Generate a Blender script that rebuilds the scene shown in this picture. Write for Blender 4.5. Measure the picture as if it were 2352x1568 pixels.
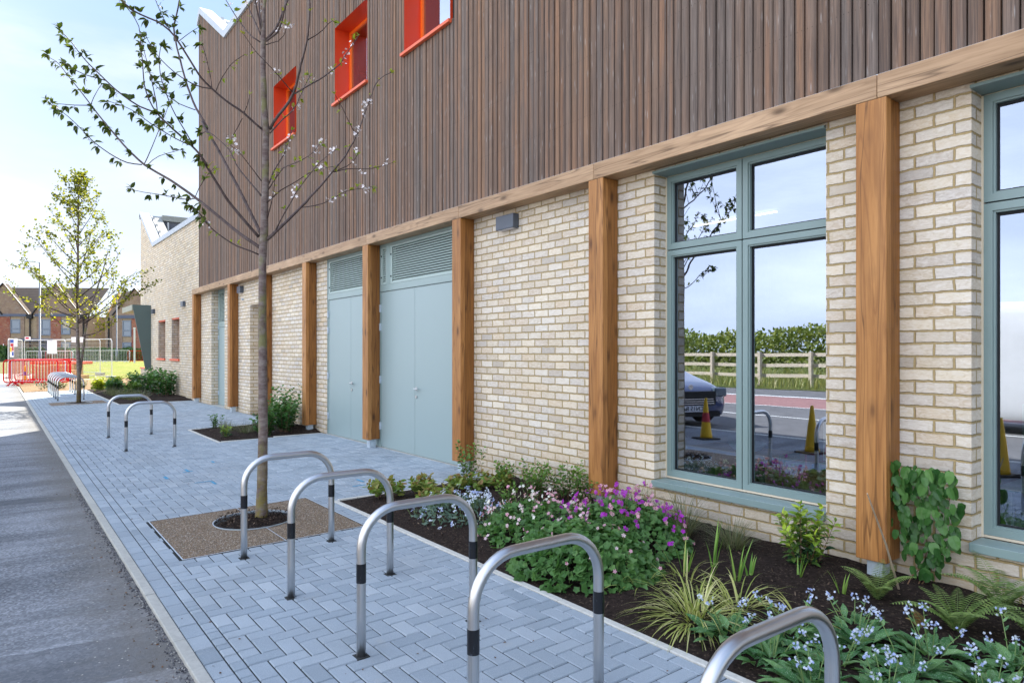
import bpy, math, random
from mathutils import Vector, Matrix
R = random.Random(7)
for o in list(bpy.data.objects): bpy.data.objects.remove(o)
C = bpy.context.scene.collection
# ------------------------------------------------------------------ camera, sky, sun, exposure
FP = 1568.0                                    # focal length in units of a 2352 wide picture (24 mm)
TH = math.atan(FP/1186.0); SN, CS = math.sin(TH), math.cos(TH)
D = SN/.16                                     # distance of the brick wall plane
H = 1.56
cam = bpy.data.objects.new('camera', bpy.data.cameras.new('camera')); C.objects.link(cam)
cam.location = (0, 0, H); cam.rotation_euler = (math.radians(90), 0, TH)
cam.data.sensor_width = 36; cam.data.lens = FP/2352*36; cam.data.shift_y = 22/2352
cam.data.clip_start = .05; cam.data.clip_end = 2000
sc = bpy.context.scene; sc.camera = cam
sc.render.resolution_x = 1024; sc.render.resolution_y = 682
SKY = .14; SUN = 4.2; EXPO = 1.97
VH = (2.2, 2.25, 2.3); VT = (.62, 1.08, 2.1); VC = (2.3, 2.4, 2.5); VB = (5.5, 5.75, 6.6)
W_ = bpy.data.worlds.new('World'); sc.world = W_; W_.use_nodes = True
nt = W_.node_tree; nt.nodes.clear()
EL = math.radians(42.1); AZ = math.atan2(-.85, .71)
sky = nt.nodes.new('ShaderNodeTexSky'); sky.sky_type = 'NISHITA'; sky.sun_disc = False
sky.sun_elevation = EL; sky.sun_rotation = AZ; sky.dust_density = 1.0; sky.air_density = 1.0; sky.ozone_density = 1.0
bg = nt.nodes.new('ShaderNodeBackground'); bg.inputs[1].default_value = SKY
ou = nt.nodes.new('ShaderNodeOutputWorld')
tc = nt.nodes.new('ShaderNodeTexCoord'); mp = nt.nodes.new('ShaderNodeMapping')
mp.inputs['Scale'].default_value = (1.6, 1.6, 6.0); mp.inputs['Rotation'].default_value = (0.15, .1, .6)
ns = nt.nodes.new('ShaderNodeTexNoise'); ns.inputs['Scale'].default_value = 1.7; ns.inputs['Detail'].default_value = 6; ns.inputs['Roughness'].default_value = .55
cr = nt.nodes.new('ShaderNodeValToRGB'); cr.color_ramp.elements[0].position = .42; cr.color_ramp.elements[1].position = .72
mx = nt.nodes.new('ShaderNodeMix'); mx.data_type = 'RGBA'
ml = nt.nodes.new('ShaderNodeMath'); ml.operation = 'MULTIPLY_ADD'; ml.inputs[1].default_value = .35; ml.inputs[2].default_value = .55
L = nt.links.new
L(tc.outputs['Generated'], mp.inputs[0]); L(mp.outputs[0], ns.inputs[0]); L(ns.outputs[0], cr.inputs[0])
L(cr.outputs[0], ml.inputs[0])
# thin high cloud veil: pale at the horizon, bluer overhead, brightened opposite the building to light its shaded front
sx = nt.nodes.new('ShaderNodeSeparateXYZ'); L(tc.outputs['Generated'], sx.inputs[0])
def mr_(a, b, c, d, src):
    m = nt.nodes.new('ShaderNodeMapRange'); m.interpolation_type = 'SMOOTHSTEP'; L(src, m.inputs[0])
    for i, v in enumerate((a, b, c, d)): m.inputs[i+1].default_value = v
    return m.outputs[0]
def mc(f, a, b, mode='MIX'):
    m = nt.nodes.new('ShaderNodeMix'); m.data_type = 'RGBA'; m.blend_type = mode
    for k, v in ((0, f), (6, a), (7, b)):
        if isinstance(v, bpy.types.NodeSocket): L(v, m.inputs[k])
        else: m.inputs[k].default_value = v if not isinstance(v, tuple) else (*v, 1)
    return m.outputs[2]
veil = mc(mr_(.0, .5, 0, 1, sx.outputs[2]), VH, VT)
veil = mc(mr_(.42, .75, 0, .55, ns.outputs[0]), veil, VC)
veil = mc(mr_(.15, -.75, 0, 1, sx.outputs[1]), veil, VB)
mn = nt.nodes.new('ShaderNodeVectorMath'); mn.operation = 'MINIMUM'; L(sky.outputs[0], mn.inputs[0]); mn.inputs[1].default_value = (1.5, 1.95, 2.65)
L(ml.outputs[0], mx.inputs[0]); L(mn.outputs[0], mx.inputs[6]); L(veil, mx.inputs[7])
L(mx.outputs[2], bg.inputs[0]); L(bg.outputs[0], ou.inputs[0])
sd = bpy.data.lights.new('sun', 'SUN'); sd.energy = SUN; sd.angle = math.radians(.5); sd.color = (1, .93, .82)
so = bpy.data.objects.new('sun', sd); C.objects.link(so)
so.rotation_euler = Vector((.85, -.71, -1.0)).to_track_quat('-Z', 'Y').to_euler()
vs = sc.view_settings; vs.view_transform = 'Standard'; vs.look = 'None'; vs.exposure = EXPO; vs.gamma = 1
sc.render.engine = 'CYCLES'
# ------------------------------------------------------------------ picture <-> place helpers (2352 wide picture)
def ray(x, y):
    a = (x-1176)/FP; e = (806-y)/FP
    return Vector((-SN+a*CS, CS+a*SN, e))
def gz(Y): return -.02*(D-Y)
def G(x, y):
    r = ray(x, y); t = (H+.02*D)/(-r.z+.02*r.y); return Vector((r.x*t, r.y*t, H+r.z*t))
def PT(x, y, zc): r = ray(x, y); return Vector((r.x*zc, r.y*zc, H+r.z*zc))   # point at depth zc
def zdepth(X, Y): return -X*SN+Y*CS
def far_z(zc): return -.10+min(max((zc-45)/45, 0), 1)*.35
# ------------------------------------------------------------------ scene-graph helpers
def tag(o, label=None, cat=None, group=None, kind=None):
    if label: o['label'] = label
    if cat: o['category'] = cat
    if group: o['group'] = group
    if kind: o['kind'] = kind
    return o
def empty(name, label, cat, loc=(0, 0, 0), rz=0, group=None):
    o = bpy.data.objects.new(name, None); C.objects.link(o); o.location = loc; o.rotation_euler = (0, 0, rz)
    o.empty_display_size = .2
    return tag(o, label, cat, group)
def children(o): return [c for c in bpy.data.objects if c.parent == o]
def copy_tree(o, parent=None):
    ch = children(o)
    c = o.copy(); C.objects.link(c)
    if parent: c.parent = parent
    for k in ch: copy_tree(k, c)
    return c
class MB:
    def __init__(s): s.v = []; s.f = []; s.m = []; s.r = []; s.uv = []; s.cur = 0; s.rnd = 0.0
    def face(s, pts, uv=None):
        n = len(s.v); s.v += [tuple(p) for p in pts]; s.f.append(tuple(range(n, n+len(pts)))); s.m.append(s.cur); s.r.append(s.rnd)
        if uv is None:
            a = Vector(pts[1])-Vector(pts[0]); b = Vector(pts[2])-Vector(pts[0]); q = a.cross(b)
            ax, ay, az = abs(q.x), abs(q.y), abs(q.z)
            if az >= ax and az >= ay: uv = [(p[0], p[1]) for p in pts]
            elif ax > ay: uv = [(p[1], p[2]) for p in pts]
            else: uv = [(p[0], p[2]) for p in pts]
        s.uv.append(uv)
    def box(s, x0, x1, y0, y1, z0, z1, skip=''):
        if x0 > x1: x0, x1 = x1, x0
        if y0 > y1: y0, y1 = y1, y0
        if z0 > z1: z0, z1 = z1, z0
        P = lambda a, b, c: (a, b, c)
        if 'f' not in skip: s.face([P(x0, y0, z0), P(x1, y0, z0), P(x1, y0, z1), P(x0, y0, z1)])
        if 'b' not in skip: s.face([P(x1, y1, z0), P(x0, y1, z0), P(x0, y1, z1), P(x1, y1, z1)])
        if 'l' not in skip: s.face([P(x0, y1, z0), P(x0, y0, z0), P(x0, y0, z1), P(x0, y1, z1)])
        if 'r' not in skip: s.face([P(x1, y0, z0), P(x1, y1, z0), P(x1, y1, z1), P(x1, y0, z1)])
        if 't' not in skip: s.face([P(x0, y0, z1), P(x1, y0, z1), P(x1, y1, z1), P(x0, y1, z1)])
        if 'u' not in skip: s.face([P(x0, y1, z0), P(x1, y1, z0), P(x1, y0, z0), P(x0, y0, z0)])
        return s
    def tube(s, pts, rad, n=8, caps=True):
        pts = [Vector(p) for p in pts]; k = len(pts)
        if not hasattr(rad, '__len__'): rad = [rad]*k
        T = []
        for i in range(k):
            t = pts[min(i+1, k-1)]-pts[max(i-1, 0)]; T.append(t.normalized() if t.length > 1e-9 else Vector((0, 0, 1)))
        a = T[0].orthogonal().normalized(); rings = []; base = len(s.v)
        for i in range(k):
            a = (a-T[i]*a.dot(T[i])); a = a.normalized() if a.length > 1e-6 else T[i].orthogonal().normalized()
            b = T[i].cross(a)
            for j in range(n):
                w = 2*math.pi*j/n; s.v.append(tuple(pts[i]+(a*math.cos(w)+b*math.sin(w))*rad[i]))
        L = 0
        for i in range(k-1):
            L2 = L+(pts[i+1]-pts[i]).length
            for j in range(n):
                j2 = (j+1) % n
                s.f.append((base+i*n+j, base+i*n+j2, base+(i+1)*n+j2, base+(i+1)*n+j)); s.m.append(s.cur); s.r.append(s.rnd)
                u0 = j/n; u1 = (j+1)/n; s.uv.append([(u0, L), (u1, L), (u1, L2), (u0, L2)])
            L = L2
        if caps:
            for i in (0, k-1):
                fc = tuple(base+i*n+j for j in (range(n) if i else range(n-1, -1, -1)))
                s.f.append(fc); s.m.append(s.cur); s.r.append(s.rnd); s.uv.append([(0, 0)]*n)
        return s
    def build(s, name, mats, parent=None, smooth=False, bevel=0, loc=None, weld=False):
        me = bpy.data.meshes.new(name); me.from_pydata(s.v, [], s.f)
        if not isinstance(mats, (list, tuple)): mats = [mats]
        for m in mats: me.materials.append(m)
        me.polygons.foreach_set('material_index', s.m)
        u = me.uv_layers.new(name='UVMap'); fl = [c for q in s.uv for p in q for c in p]; u.data.foreach_set('uv', fl)
        at = me.attributes.new('rnd', 'FLOAT', 'FACE'); at.data.foreach_set('value', s.r)
        if smooth: me.polygons.foreach_set('use_smooth', [True]*len(s.f))
        me.update()
        o = bpy.data.objects.new(name, me); C.objects.link(o)
        if parent: o.parent = parent
        if loc: o.location = loc
        if weld:
            w = o.modifiers.new('w', 'WELD'); w.merge_threshold = .0005
        if bevel:
            w = o.modifiers.new('w', 'WELD'); w.merge_threshold = .0003
            b = o.modifiers.new('b', 'BEVEL'); b.width = bevel; b.segments = 2; b.limit_method = 'ANGLE'
        return o
# ------------------------------------------------------------------ materials
class N:
    """small node-building helper"""
    def __init__(s, name, rough=.7, spec=.3, metal=0):
        m = bpy.data.materials.new(name); m.use_nodes = True; s.m = m; s.t = m.node_tree; s.b = s.t.nodes['Principled BSDF']
        s.b.inputs['Roughness'].default_value = rough; s.b.inputs['Specular IOR Level'].default_value = spec; s.b.inputs['Metallic'].default_value = metal
    def n(s, t): return s.t.nodes.new(t)
    def l(s, a, b): s.t.links.new(a, b)
    def put(s, sock, v):
        if isinstance(v, bpy.types.NodeSocket): s.l(v, sock)
        elif isinstance(v, (tuple, list)) and len(v) == 3 and sock.type == 'RGBA': sock.default_value = (*v, 1)
        else: sock.default_value = v
    def math(s, op, a, b=0.0, c=None):
        q = s.n('ShaderNodeMath'); q.operation = op; s.put(q.inputs[0], a); s.put(q.inputs[1], b)
        if c is not None: s.put(q.inputs[2], c)
        return q.outputs[0]
    def mix(s, f, a, b, mode='MIX'):
        q = s.n('ShaderNodeMix'); q.data_type = 'RGBA'; q.blend_type = mode
        s.put(q.inputs[0], f); s.put(q.inputs[6], a); s.put(q.inputs[7], b); return q.outputs[2]
    def uv(s): return s.n('ShaderNodeUVMap').outputs[0]
    def obj(s): return s.n('ShaderNodeTexCoord').outputs['Object']
    def pos(s): return s.n('ShaderNodeNewGeometry').outputs['Position']
    def mp(s, v, scale=(1, 1, 1), loc=(0, 0, 0)):
        q = s.n('ShaderNodeMapping'); s.l(v, q.inputs[0]); q.inputs['Scale'].default_value = scale; q.inputs['Location'].default_value = loc; return q.outputs[0]
    def noise(s, v, scale=1, det=4, rough=.6, dist=0, out=0):
        q = s.n('ShaderNodeTexNoise'); s.l(v, q.inputs[0]); q.inputs['Scale'].default_value = scale; q.inputs['Detail'].default_value = det
        q.inputs['Roughness'].default_value = rough; q.inputs['Distortion'].default_value = dist; return q.outputs[out]
    def voro(s, v, scale=1, out='Color', feat='F1'):
        q = s.n('ShaderNodeTexVoronoi'); q.feature = feat; s.l(v, q.inputs[0]); q.inputs['Scale'].default_value = scale; return q.outputs[out]
    def white(s, v):
        q = s.n('ShaderNodeTexWhiteNoise'); q.noise_dimensions = '3D'; s.l(v, q.inputs[0]); return q.outputs[0]
    def white1(s, v):
        q = s.n('ShaderNodeTexWhiteNoise'); q.noise_dimensions = '1D'; s.l(v, q.inputs['W']); return q.outputs[0]
    def ramp(s, f, stops, interp='LINEAR'):
        q = s.n('ShaderNodeValToRGB'); s.l(f, q.inputs[0]); r = q.color_ramp; r.interpolation = interp
        while len(r.elements) < len(stops): r.elements.new(.5)
        for e, (p, c) in zip(r.elements, stops):
            e.position = p; e.color = (*c, 1) if isinstance(c, (tuple, list)) else (c, c, c, 1)
        return q.outputs[0]
    def sep(s, v): q = s.n('ShaderNodeSeparateXYZ'); s.l(v, q.inputs[0]); return q.outputs
    def comb(s, x, y, z=0.0):
        q = s.n('ShaderNodeCombineXYZ'); s.put(q.inputs[0], x); s.put(q.inputs[1], y); s.put(q.inputs[2], z); return q.outputs[0]
    def rnd(s): q = s.n('ShaderNodeAttribute'); q.attribute_name = 'rnd'; return q.outputs['Fac']
    def col(s, v): s.put(s.b.inputs['Base Color'], v); return s
    def rough(s, v): s.put(s.b.inputs['Roughness'], v); return s
    def bump(s, h, strength=.3, dist=.01):
        q = s.n('ShaderNodeBump'); s.l(h, q.inputs['Height']); q.inputs['Strength'].default_value = strength; q.inputs['Distance'].default_value = dist
        s.l(q.outputs[0], s.b.inputs['Normal']); return s
def plain(name, c, rough=.6, spec=.3, metal=0, var=.08, scale=6):
    k = N(name, rough, spec, metal); v = k.noise(k.obj(), scale, 5)
    k.col(k.mix(1.0, c, k.ramp(v, [(.3, 1-var), (.7, 1+var)]), 'MULTIPLY')); return k.m
def brick_mat(name, bw, bh, tones, mortar, msz=.012, rag=.0105, white_f=.58, bumpd=.011):
    k = N(name, .9, .15); uv = k.uv()
    nz = k.noise(uv, 14, 3, .6, out=1); s = k.sep(nz); u0 = k.sep(uv)
    fine = k.noise(uv, 70, 3, .7)
    u = k.math('ADD', u0[0], k.math('MULTIPLY', k.math('SUBTRACT', s[0], .5), rag*1.6)); v = k.math('ADD', u0[1], k.math('MULTIPLY', k.math('SUBTRACT', s[1], .5), rag*1.8))
    v = k.math('ADD', v, k.math('MULTIPLY', k.math('SUBTRACT', fine, .5), rag*.9))
    vr = k.math('DIVIDE', v, bh); row = k.math('FLOOR', vr); fv = k.math('FRACT', vr)
    par = k.math('MODULO', k.math('ABSOLUTE', row), 2.0)
    ur = k.math('ADD', k.math('DIVIDE', u, bw), k.math('MULTIPLY', par, .5)); cl = k.math('FLOOR', ur); fu = k.math('FRACT', ur)
    du = k.math('MULTIPLY', k.math('MINIMUM', fu, k.math('SUBTRACT', 1.0, fu)), bw)
    dv = k.math('MULTIPLY', k.math('MINIMUM', fv, k.math('SUBTRACT', 1.0, fv)), bh)
    d = k.math('MINIMUM', du, dv)
    mr = k.n('ShaderNodeMapRange'); mr.interpolation_type = 'SMOOTHSTEP'; k.l(d, mr.inputs[0]); mr.inputs[1].default_value = msz*.36; mr.inputs[2].default_value = msz*.85
    msk = mr.outputs[0]
    w = k.white(k.comb(cl, row, 3.0)); w2 = k.white(k.comb(cl, row, 9.0))
    base = k.ramp(w, [(i/(len(tones)-1), t) for i, t in enumerate(tones)])
    # creased, sand-faced texture: stretched noise, whitish bloom
    cre = k.noise(k.comb(k.math('MULTIPLY', u0[0], 1.0), k.math('MULTIPLY', u0[1], 2.6), k.math('MULTIPLY', w2, 7.0)), 22, 6, .72, .8)
    bloom = k.ramp(cre, [(.42, 0.0), (.68, 1.0)])
    base = k.mix(k.math('MULTIPLY', bloom, white_f), base, (.88, .85, .79))
    base = k.mix(k.ramp(cre, [(.28, .55), (.42, 0.0)]), base, (.42, .33, .20))
    pt = k.noise(uv, 1.1, 4, .6)
    base = k.mix(k.ramp(pt, [(.35, 0.0), (.7, .30)]), base, (.60, .46, .27))
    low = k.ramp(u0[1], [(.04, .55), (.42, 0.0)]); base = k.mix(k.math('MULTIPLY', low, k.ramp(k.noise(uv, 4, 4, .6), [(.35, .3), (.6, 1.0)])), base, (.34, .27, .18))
    odd = k.white(k.comb(cl, row, 21.0)); base = k.mix(k.ramp(odd, [(.90, 0.0), (.94, .45)], 'LINEAR'), base, (.40, .36, .31))
    mo = k.mix(fine, tuple(c*.75 for c in mortar), tuple(min(1, c*1.25) for c in mortar))
    k.col(k.mix(msk, mo, base))
    hgt = k.math('ADD', k.math('MULTIPLY', msk, .75), k.math('MULTIPLY', cre, .55))
    hgt = k.math('ADD', hgt, k.math('MULTIPLY', w2, .12))
    k.bump(hgt, 1.0, bumpd); return k.m
def wood_mat(name, ca, cb, dark, axis=2, knots=True, rough=.6, kn_scale=1.0, spec=.35):
    k = N(name, rough, spec); p = k.obj(); sx = [26, 26, 26]; sx[axis] = 1.3
    oi = k.n('ShaderNodeObjectInfo'); sh = k.math('MULTIPLY', oi.outputs['Random'], 37.0)
    q = k.n('ShaderNodeVectorMath'); q.operation = 'ADD'; k.l(p, q.inputs[0]); k.l(k.comb(sh, sh, sh), q.inputs[1]); p2 = q.outputs[0]
    g = k.noise(k.mp(p2, sx), 1, 4, .65, 1.2)
    sx2 = [5, 5, 5]; sx2[axis] = .55
    g2 = k.noise(k.mp(p2, sx2), 1, 3, .5, .6)
    c = k.mix(k.ramp(g2, [(.3, 0.0), (.7, 1.0)]), ca, cb)
    c = k.mix(k.ramp(g, [(.35, .5), (.60, 0.0)]), c, dark)
    sx3 = [6, 6, 6]; sx3[axis] = .42
    rg = k.math('FRACT', k.math('MULTIPLY', k.noise(k.mp(p2, sx3), 1, 2, .45, .35), 13.0)); c = k.mix(k.ramp(rg, [(.0, .55), (.22, .12), (.5, 0.0), (.9, .1), (1, .45)]), c, dark)
    wx = [3, 3, 3]; wx[axis] = .9; c = k.mix(k.ramp(k.noise(k.mp(p2, wx), 1, 4, .6), [(.5, 0.0), (.72, .4)]), c, tuple(min(1, x*1.35+.02) for x in cb))
    cx_ = [9, 9, 9]; cx_[axis] = .35; c = k.mix(k.ramp(k.noise(k.mp(p2, cx_, (3, 5, 1)), 1, 2, .5), [(.485, 0.0), (.5, .75), (.512, 0.0)]), c, tuple(x*.5 for x in dark))
    if knots:
        sk = [7*kn_scale]*3; sk[axis] = 2.6*kn_scale
        vd = k.voro(k.mp(p2, sk), 1, 'Distance')
        kr = k.voro(k.mp(p2, sk), 1, 'Color'); on = k.math('GREATER_THAN', k.sep(kr)[0], .35)
        c = k.mix(k.math('MULTIPLY', on, k.ramp(vd, [(.06, .95), (.12, .7), (.19, .25), (.30, 0.0)])), c, tuple(x*.55 for x in dark))
    k.col(c); k.bump(g, .22, .003); return k.m
def leaf_mat(name, c1, c2, c3=None, rough=.5, trans=.25, spots=None):
    k = N(name, rough, .35); r = k.rnd(); c3 = c3 or c2
    c = k.ramp(r, [(0, c1), (.5, c2), (1, c3)])
    if spots:
        v = k.voro(k.obj(), 170, 'Distance'); c = k.mix(k.ramp(v, [(.20, .6), (.30, 0.0)]), c, spots)
    k.col(c)
    tr = k.n('ShaderNodeBsdfTranslucent'); k.l(k.mix(1.0, c, (1.5, 1.5, .8), 'MULTIPLY'), tr.inputs[0])
    ms = k.n('ShaderNodeMixShader'); ms.inputs[0].default_value = trans
    out = k.t.nodes['Material Output']; k.l(k.b.outputs[0], ms.inputs[1]); k.l(tr.outputs[0], ms.inputs[2]); k.l(ms.outputs[0], out.inputs[0])
    return k.m
M = {}
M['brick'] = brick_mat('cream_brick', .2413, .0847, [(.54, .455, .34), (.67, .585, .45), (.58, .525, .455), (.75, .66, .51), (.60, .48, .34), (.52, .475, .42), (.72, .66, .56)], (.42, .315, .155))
M['brick_brown'] = brick_mat('brown_brick', .27, .09, [(.20, .135, .105), (.26, .175, .14), (.23, .15, .12)], (.18, .14, .115), white_f=.02)
M['brick_red'] = brick_mat('red_brick', .27, .09, [(.25, .06, .04), (.32, .09, .06), (.20, .05, .04)], (.2, .1, .08), white_f=.0)
M['brick_buff'] = brick_mat('buff_brick', .27, .09, [(.30, .22, .15), (.36, .27, .18), (.27, .2, .14)], (.26, .2, .14), white_f=.05)
M['brick_sunlit'] = brick_mat('sunlit_buff_brick', .27, .09, [(.60, .36, .17), (.66, .42, .2)], (.5, .33, .18), white_f=.0)  # side wall brick, with the orange of sunlight put into its tones
M['post'] = wood_mat('stained_post_timber', (.36, .15, .036), (.50, .24, .075), (.19, .07, .018), 2, rough=.5)
M['post_shaded'] = wood_mat('stained_post_timber_shaded', (.24, .095, .02), (.33, .145, .036), (.13, .045, .01), 2, rough=.5)  # darker copy of the post timber, shade of the side faces put into its colour
M['beam'] = wood_mat('stained_beam_timber', (.385, .245, .135), (.49, .325, .19), (.22, .125, .06), 0, rough=.55)
def clad():
    k = N('weathered_cladding', .75, .2); uv = k.uv(); r = k.rnd(); s = k.sep(uv)
    base = k.ramp(r, [(0, (.14, .095, .07)), (.22, (.20, .13, .09)), (.42, (.16, .132, .113)), (.6, (.245, .148, .092)), (.8, (.185, .15, .127)), (1, (.28, .165, .098))])
    g = k.noise(k.comb(k.math('MULTIPLY', s[0], 60), k.math('MULTIPLY', s[1], 1.6), k.math('MULTIPLY', r, 50)), 1, 5, .65, .7)
    c = k.mix(k.ramp(g, [(.36, .6), (.55, 0.0)]), base, (.075, .06, .052))
    g2 = k.noise(k.comb(k.math('MULTIPLY', s[0], 30), k.math('MULTIPLY', s[1], 2.4), k.math('MULTIPLY', r, 90)), 1, 6, .75, .4)
    c = k.mix(k.ramp(g2, [(.60, 0.0), (.74, .55)]), c, (.42, .40, .38))
    g3 = k.noise(k.comb(k.math('MULTIPLY', s[0], 9), k.math('MULTIPLY', s[1], .5), k.math('MULTIPLY', r, 20)), 1, 3, .5)
    c = k.mix(k.ramp(g3, [(.5, 0.0), (.68, .65)]), c, (.29, .15, .08))
    fk = k.voro(k.comb(k.math('MULTIPLY', s[0], 26), k.math('MULTIPLY', s[1], 3.2), k.math('MULTIPLY', r, 70)), 1, 'Distance')
    c = k.mix(k.ramp(fk, [(.06, .6), (.16, 0.0)]), c, (.44, .42, .40))
    g4 = k.noise(k.comb(k.math('MULTIPLY', s[0], 120), k.math('MULTIPLY', s[1], 2.0), 2.0), 1, 3, .6); c = k.mix(k.ramp(g4, [(.38, .5), (.5, 0.0)]), c, (.07, .052, .045)); c = k.mix(k.ramp(g4, [(.56, 0.0), (.72, .4)]), c, (.33, .24, .19))
    lu = k.math('FRACT', s[0]); d1 = k.math('MINIMUM', k.math('ABSOLUTE', k.math('SUBTRACT', lu, .018)), k.math('ABSOLUTE', k.math('SUBTRACT', lu, .062)))
    dv = k.math('MULTIPLY', k.math('ABSOLUTE', k.math('SUBTRACT', k.math('FRACT', k.math('DIVIDE', s[1], .62)), .5)), .62); nd = k.math('ADD', k.math('MULTIPLY', d1, d1), k.math('MULTIPLY', dv, dv))
    c = k.mix(k.math('MULTIPLY', k.math('LESS_THAN', nd, .000014), .85), c, (.02, .017, .015))
    edge_ = k.math('MINIMUM', lu, k.math('SUBTRACT', .080, lu)); c = k.mix(k.ramp(edge_, [(.0, .45), (.008, .25), (.018, 0.0)]), c, (.06, .045, .038))
    k.col(c); k.bump(g, .6, .004); return k.m
M['clad'] = clad()
M['clad_back'] = plain('cladding_shadow_gap', (.03, .025, .022), .9)
def steel_paint(name, c, rough=.35):
    k = N(name, rough, .5); v = k.noise(k.obj(), 2.5, 4, .6); k.col(k.mix(1.0, c, k.ramp(v, [(.3, .97), (.7, 1.03)]), 'MULTIPLY'))
    k.rough(k.ramp(k.noise(k.obj(), 3, 3), [(.3, rough*.9), (.7, rough*1.15)])); return k.m
M['door'] = plain('sage_door_paint', (.29, .375, .37), .38, .5, 0, .015, 1.5)
M['frame'] = steel_paint('sage_frame_paint', (.205, .285, .275), .38)
M['frame_dark'] = plain('gasket_black', (.012, .014, .016), .6)
M['louvre'] = steel_paint('louvre_paint', (.34, .43, .40), .4)
M['orange'] = steel_paint('orange_aluminium', (.62, .05, .010), .35)
M['orange_dull'] = steel_paint('orange_panel', (.72, .12, .04), .5)
M['green_dark'] = steel_paint('dark_green_panel', (.085, .125, .12), .5)
M['parapet'] = plain('parapet_metal', (.42, .47, .52), .5, .4)
M['roof_pale'] = plain('pale_roof_sheet', (.30, .31, .28), .5)
M['galv'] = plain('galvanised_steel', (.52, .60, .66), .45, .5, .35, .15, 20)
M['lamp_black'] = plain('lamp_black', (.085, .10, .125), .4)
M['mastic'] = plain('cream_mastic', (.62, .55, .42), .8)
def stainless():
    k = N('brushed_stainless', .32, .5, 1.0); uv = k.uv()
    n1 = k.noise(k.mp(uv, (60, 2, 1)), 1, 3, .6)
    k.col(k.mix(n1, (.52, .53, .54), (.66, .66, .65))); k.rough(k.ramp(n1, [(.3, .26), (.7, .42)])); k.bump(n1, .05, .001); return k.m
M['steel'] = stainless()
def tape():
    k = N('black_band', .28, .5); v = k.noise(k.mp(k.obj(), (60, 60, 14)), 1, 5, .7)
    k.col(k.ramp(v, [(.6, (.008, .009, .012)), (.72, (.10, .12, .15))])); return k.m
M['band'] = tape()
def paver():
    k = N('grey_block_paving', .85, .2); p = k.pos(); r = k.rnd()
    c = k.ramp(r, [(0, (.245, .30, .345)), (.5, (.315, .375, .425)), (1, (.40, .46, .505))])
    sp = k.noise(p, 260, 2, .8); c = k.mix(k.ramp(sp, [(.35, .28), (.47, 0.0)]), c, (.15, .16, .18)); c = k.mix(k.ramp(sp, [(.55, 0.0), (.68, .35)]), c, (.62, .67, .73))
    st = k.noise(p, .9, 5, .6); c = k.mix(k.ramp(st, [(.45, 0.0), (.75, .28)]), c, (.17, .18, .175)); s2 = k.noise(p, 5.5, 5, .7); c = k.mix(k.ramp(s2, [(.60, 0.0), (.75, .3)]), c, (.42, .42, .38))
    k.col(c); k.bump(sp, .4, .002); return k.m
M['paver'] = paver()
M['joint'] = plain('paving_joint_sand', (.045, .048, .048), .95, .1, 0, .3, 60)
def concrete(name, c):
    k = N(name, .9, .15); p = k.pos(); n = k.noise(p, 30, 6, .7); n2 = k.noise(p, 3, 4)
    cc = k.mix(k.ramp(n, [(.3, .5), (.6, 0.0)]), c, tuple(x*.62 for x in c)); cc = k.mix(k.ramp(n2, [(.4, 0.0), (.7, .4)]), cc, tuple(x*.72 for x in c))
    k.col(cc); k.bump(n, .5, .003); return k.m
M['kerb'] = concrete('concrete_edging', (.46, .46, .42))
M['kerb_light'] = concrete('pale_concrete_edging', (.60, .60, .55))
M['path'] = concrete('pale_concrete_path', (.5, .44, .36))
def asphalt(name, base, hi):
    k = N(name, .9, .25); p = k.pos(); s = k.sep(p)
    sp = k.voro(p, 70, 'Color'); spv = k.math('POWER', k.sep(sp)[0], 1.5); big = k.noise(p, .55, 5, .62, .4)
    st = k.noise(k.mp(p, (1.3, .16, 1)), 1.6, 4, .6)
    c = k.mix(spv, base, hi)
    c = k.mix(k.ramp(big, [(.35, .0), (.7, .45)]), c, tuple(x*1.5 for x in hi))
    c = k.mix(k.ramp(st, [(.42, .45), (.55, 0.0)]), c, tuple(x*.7 for x in base))
    # trench repair strips that cross the path, slightly darker bitumen
    nb = k.math('MULTIPLY', k.math('SUBTRACT', k.noise(p, 6, 3), .5), .09)
    xx = k.math('ADD', k.math('ADD', s[0], k.math('MULTIPLY', s[1], -.16)), nb)
    for cx, hw, stg in ((-9.35, .16, .6), (-4.35, .30, .45), (-6.6, .05, .3)):
        d = k.math('ABSOLUTE', k.math('SUBTRACT', xx, cx)); mk = k.math('MULTIPLY', k.math('LESS_THAN', d, hw), stg)
        c = k.mix(mk, c, tuple(x*.72 for x in base))
    # dust along the kerb
    dk = k.math('ADD', s[1], k.math('MULTIPLY', k.math('SUBTRACT', k.noise(p, 5, 5, .7), .5), .7))
    c = k.mix(k.ramp(dk, [(.30, 0.0), (.62, .55), (.80, .75)]), c, (.165, .155, .135))
    peb = k.voro(p, 42, 'Distance'); pc = k.white(k.voro(p, 42, 'Color'))
    c = k.mix(k.math('MULTIPLY', k.math('LESS_THAN', peb, .22), k.math('GREATER_THAN', pc, .93)), c, (.42, .41, .38))
    k.col(c); hh = k.math('ADD', spv, k.math('MULTIPLY', k.noise(p, 160, 2), .6)); k.bump(hh, .9, .006); return k.m
M['asphalt'] = asphalt('rolled_asphalt', (.095, .106, .12), (.31, .33, .355))
M['road'] = plain('road_asphalt', (.17, .165, .165), .9, .2, 0, .15, 3)
M['road_red'] = plain('red_surface', (.36, .19, .175), .9, .2, 0, .1, 3)
M['paint_white'] = plain('road_paint', (.75, .74, .70), .7)
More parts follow.
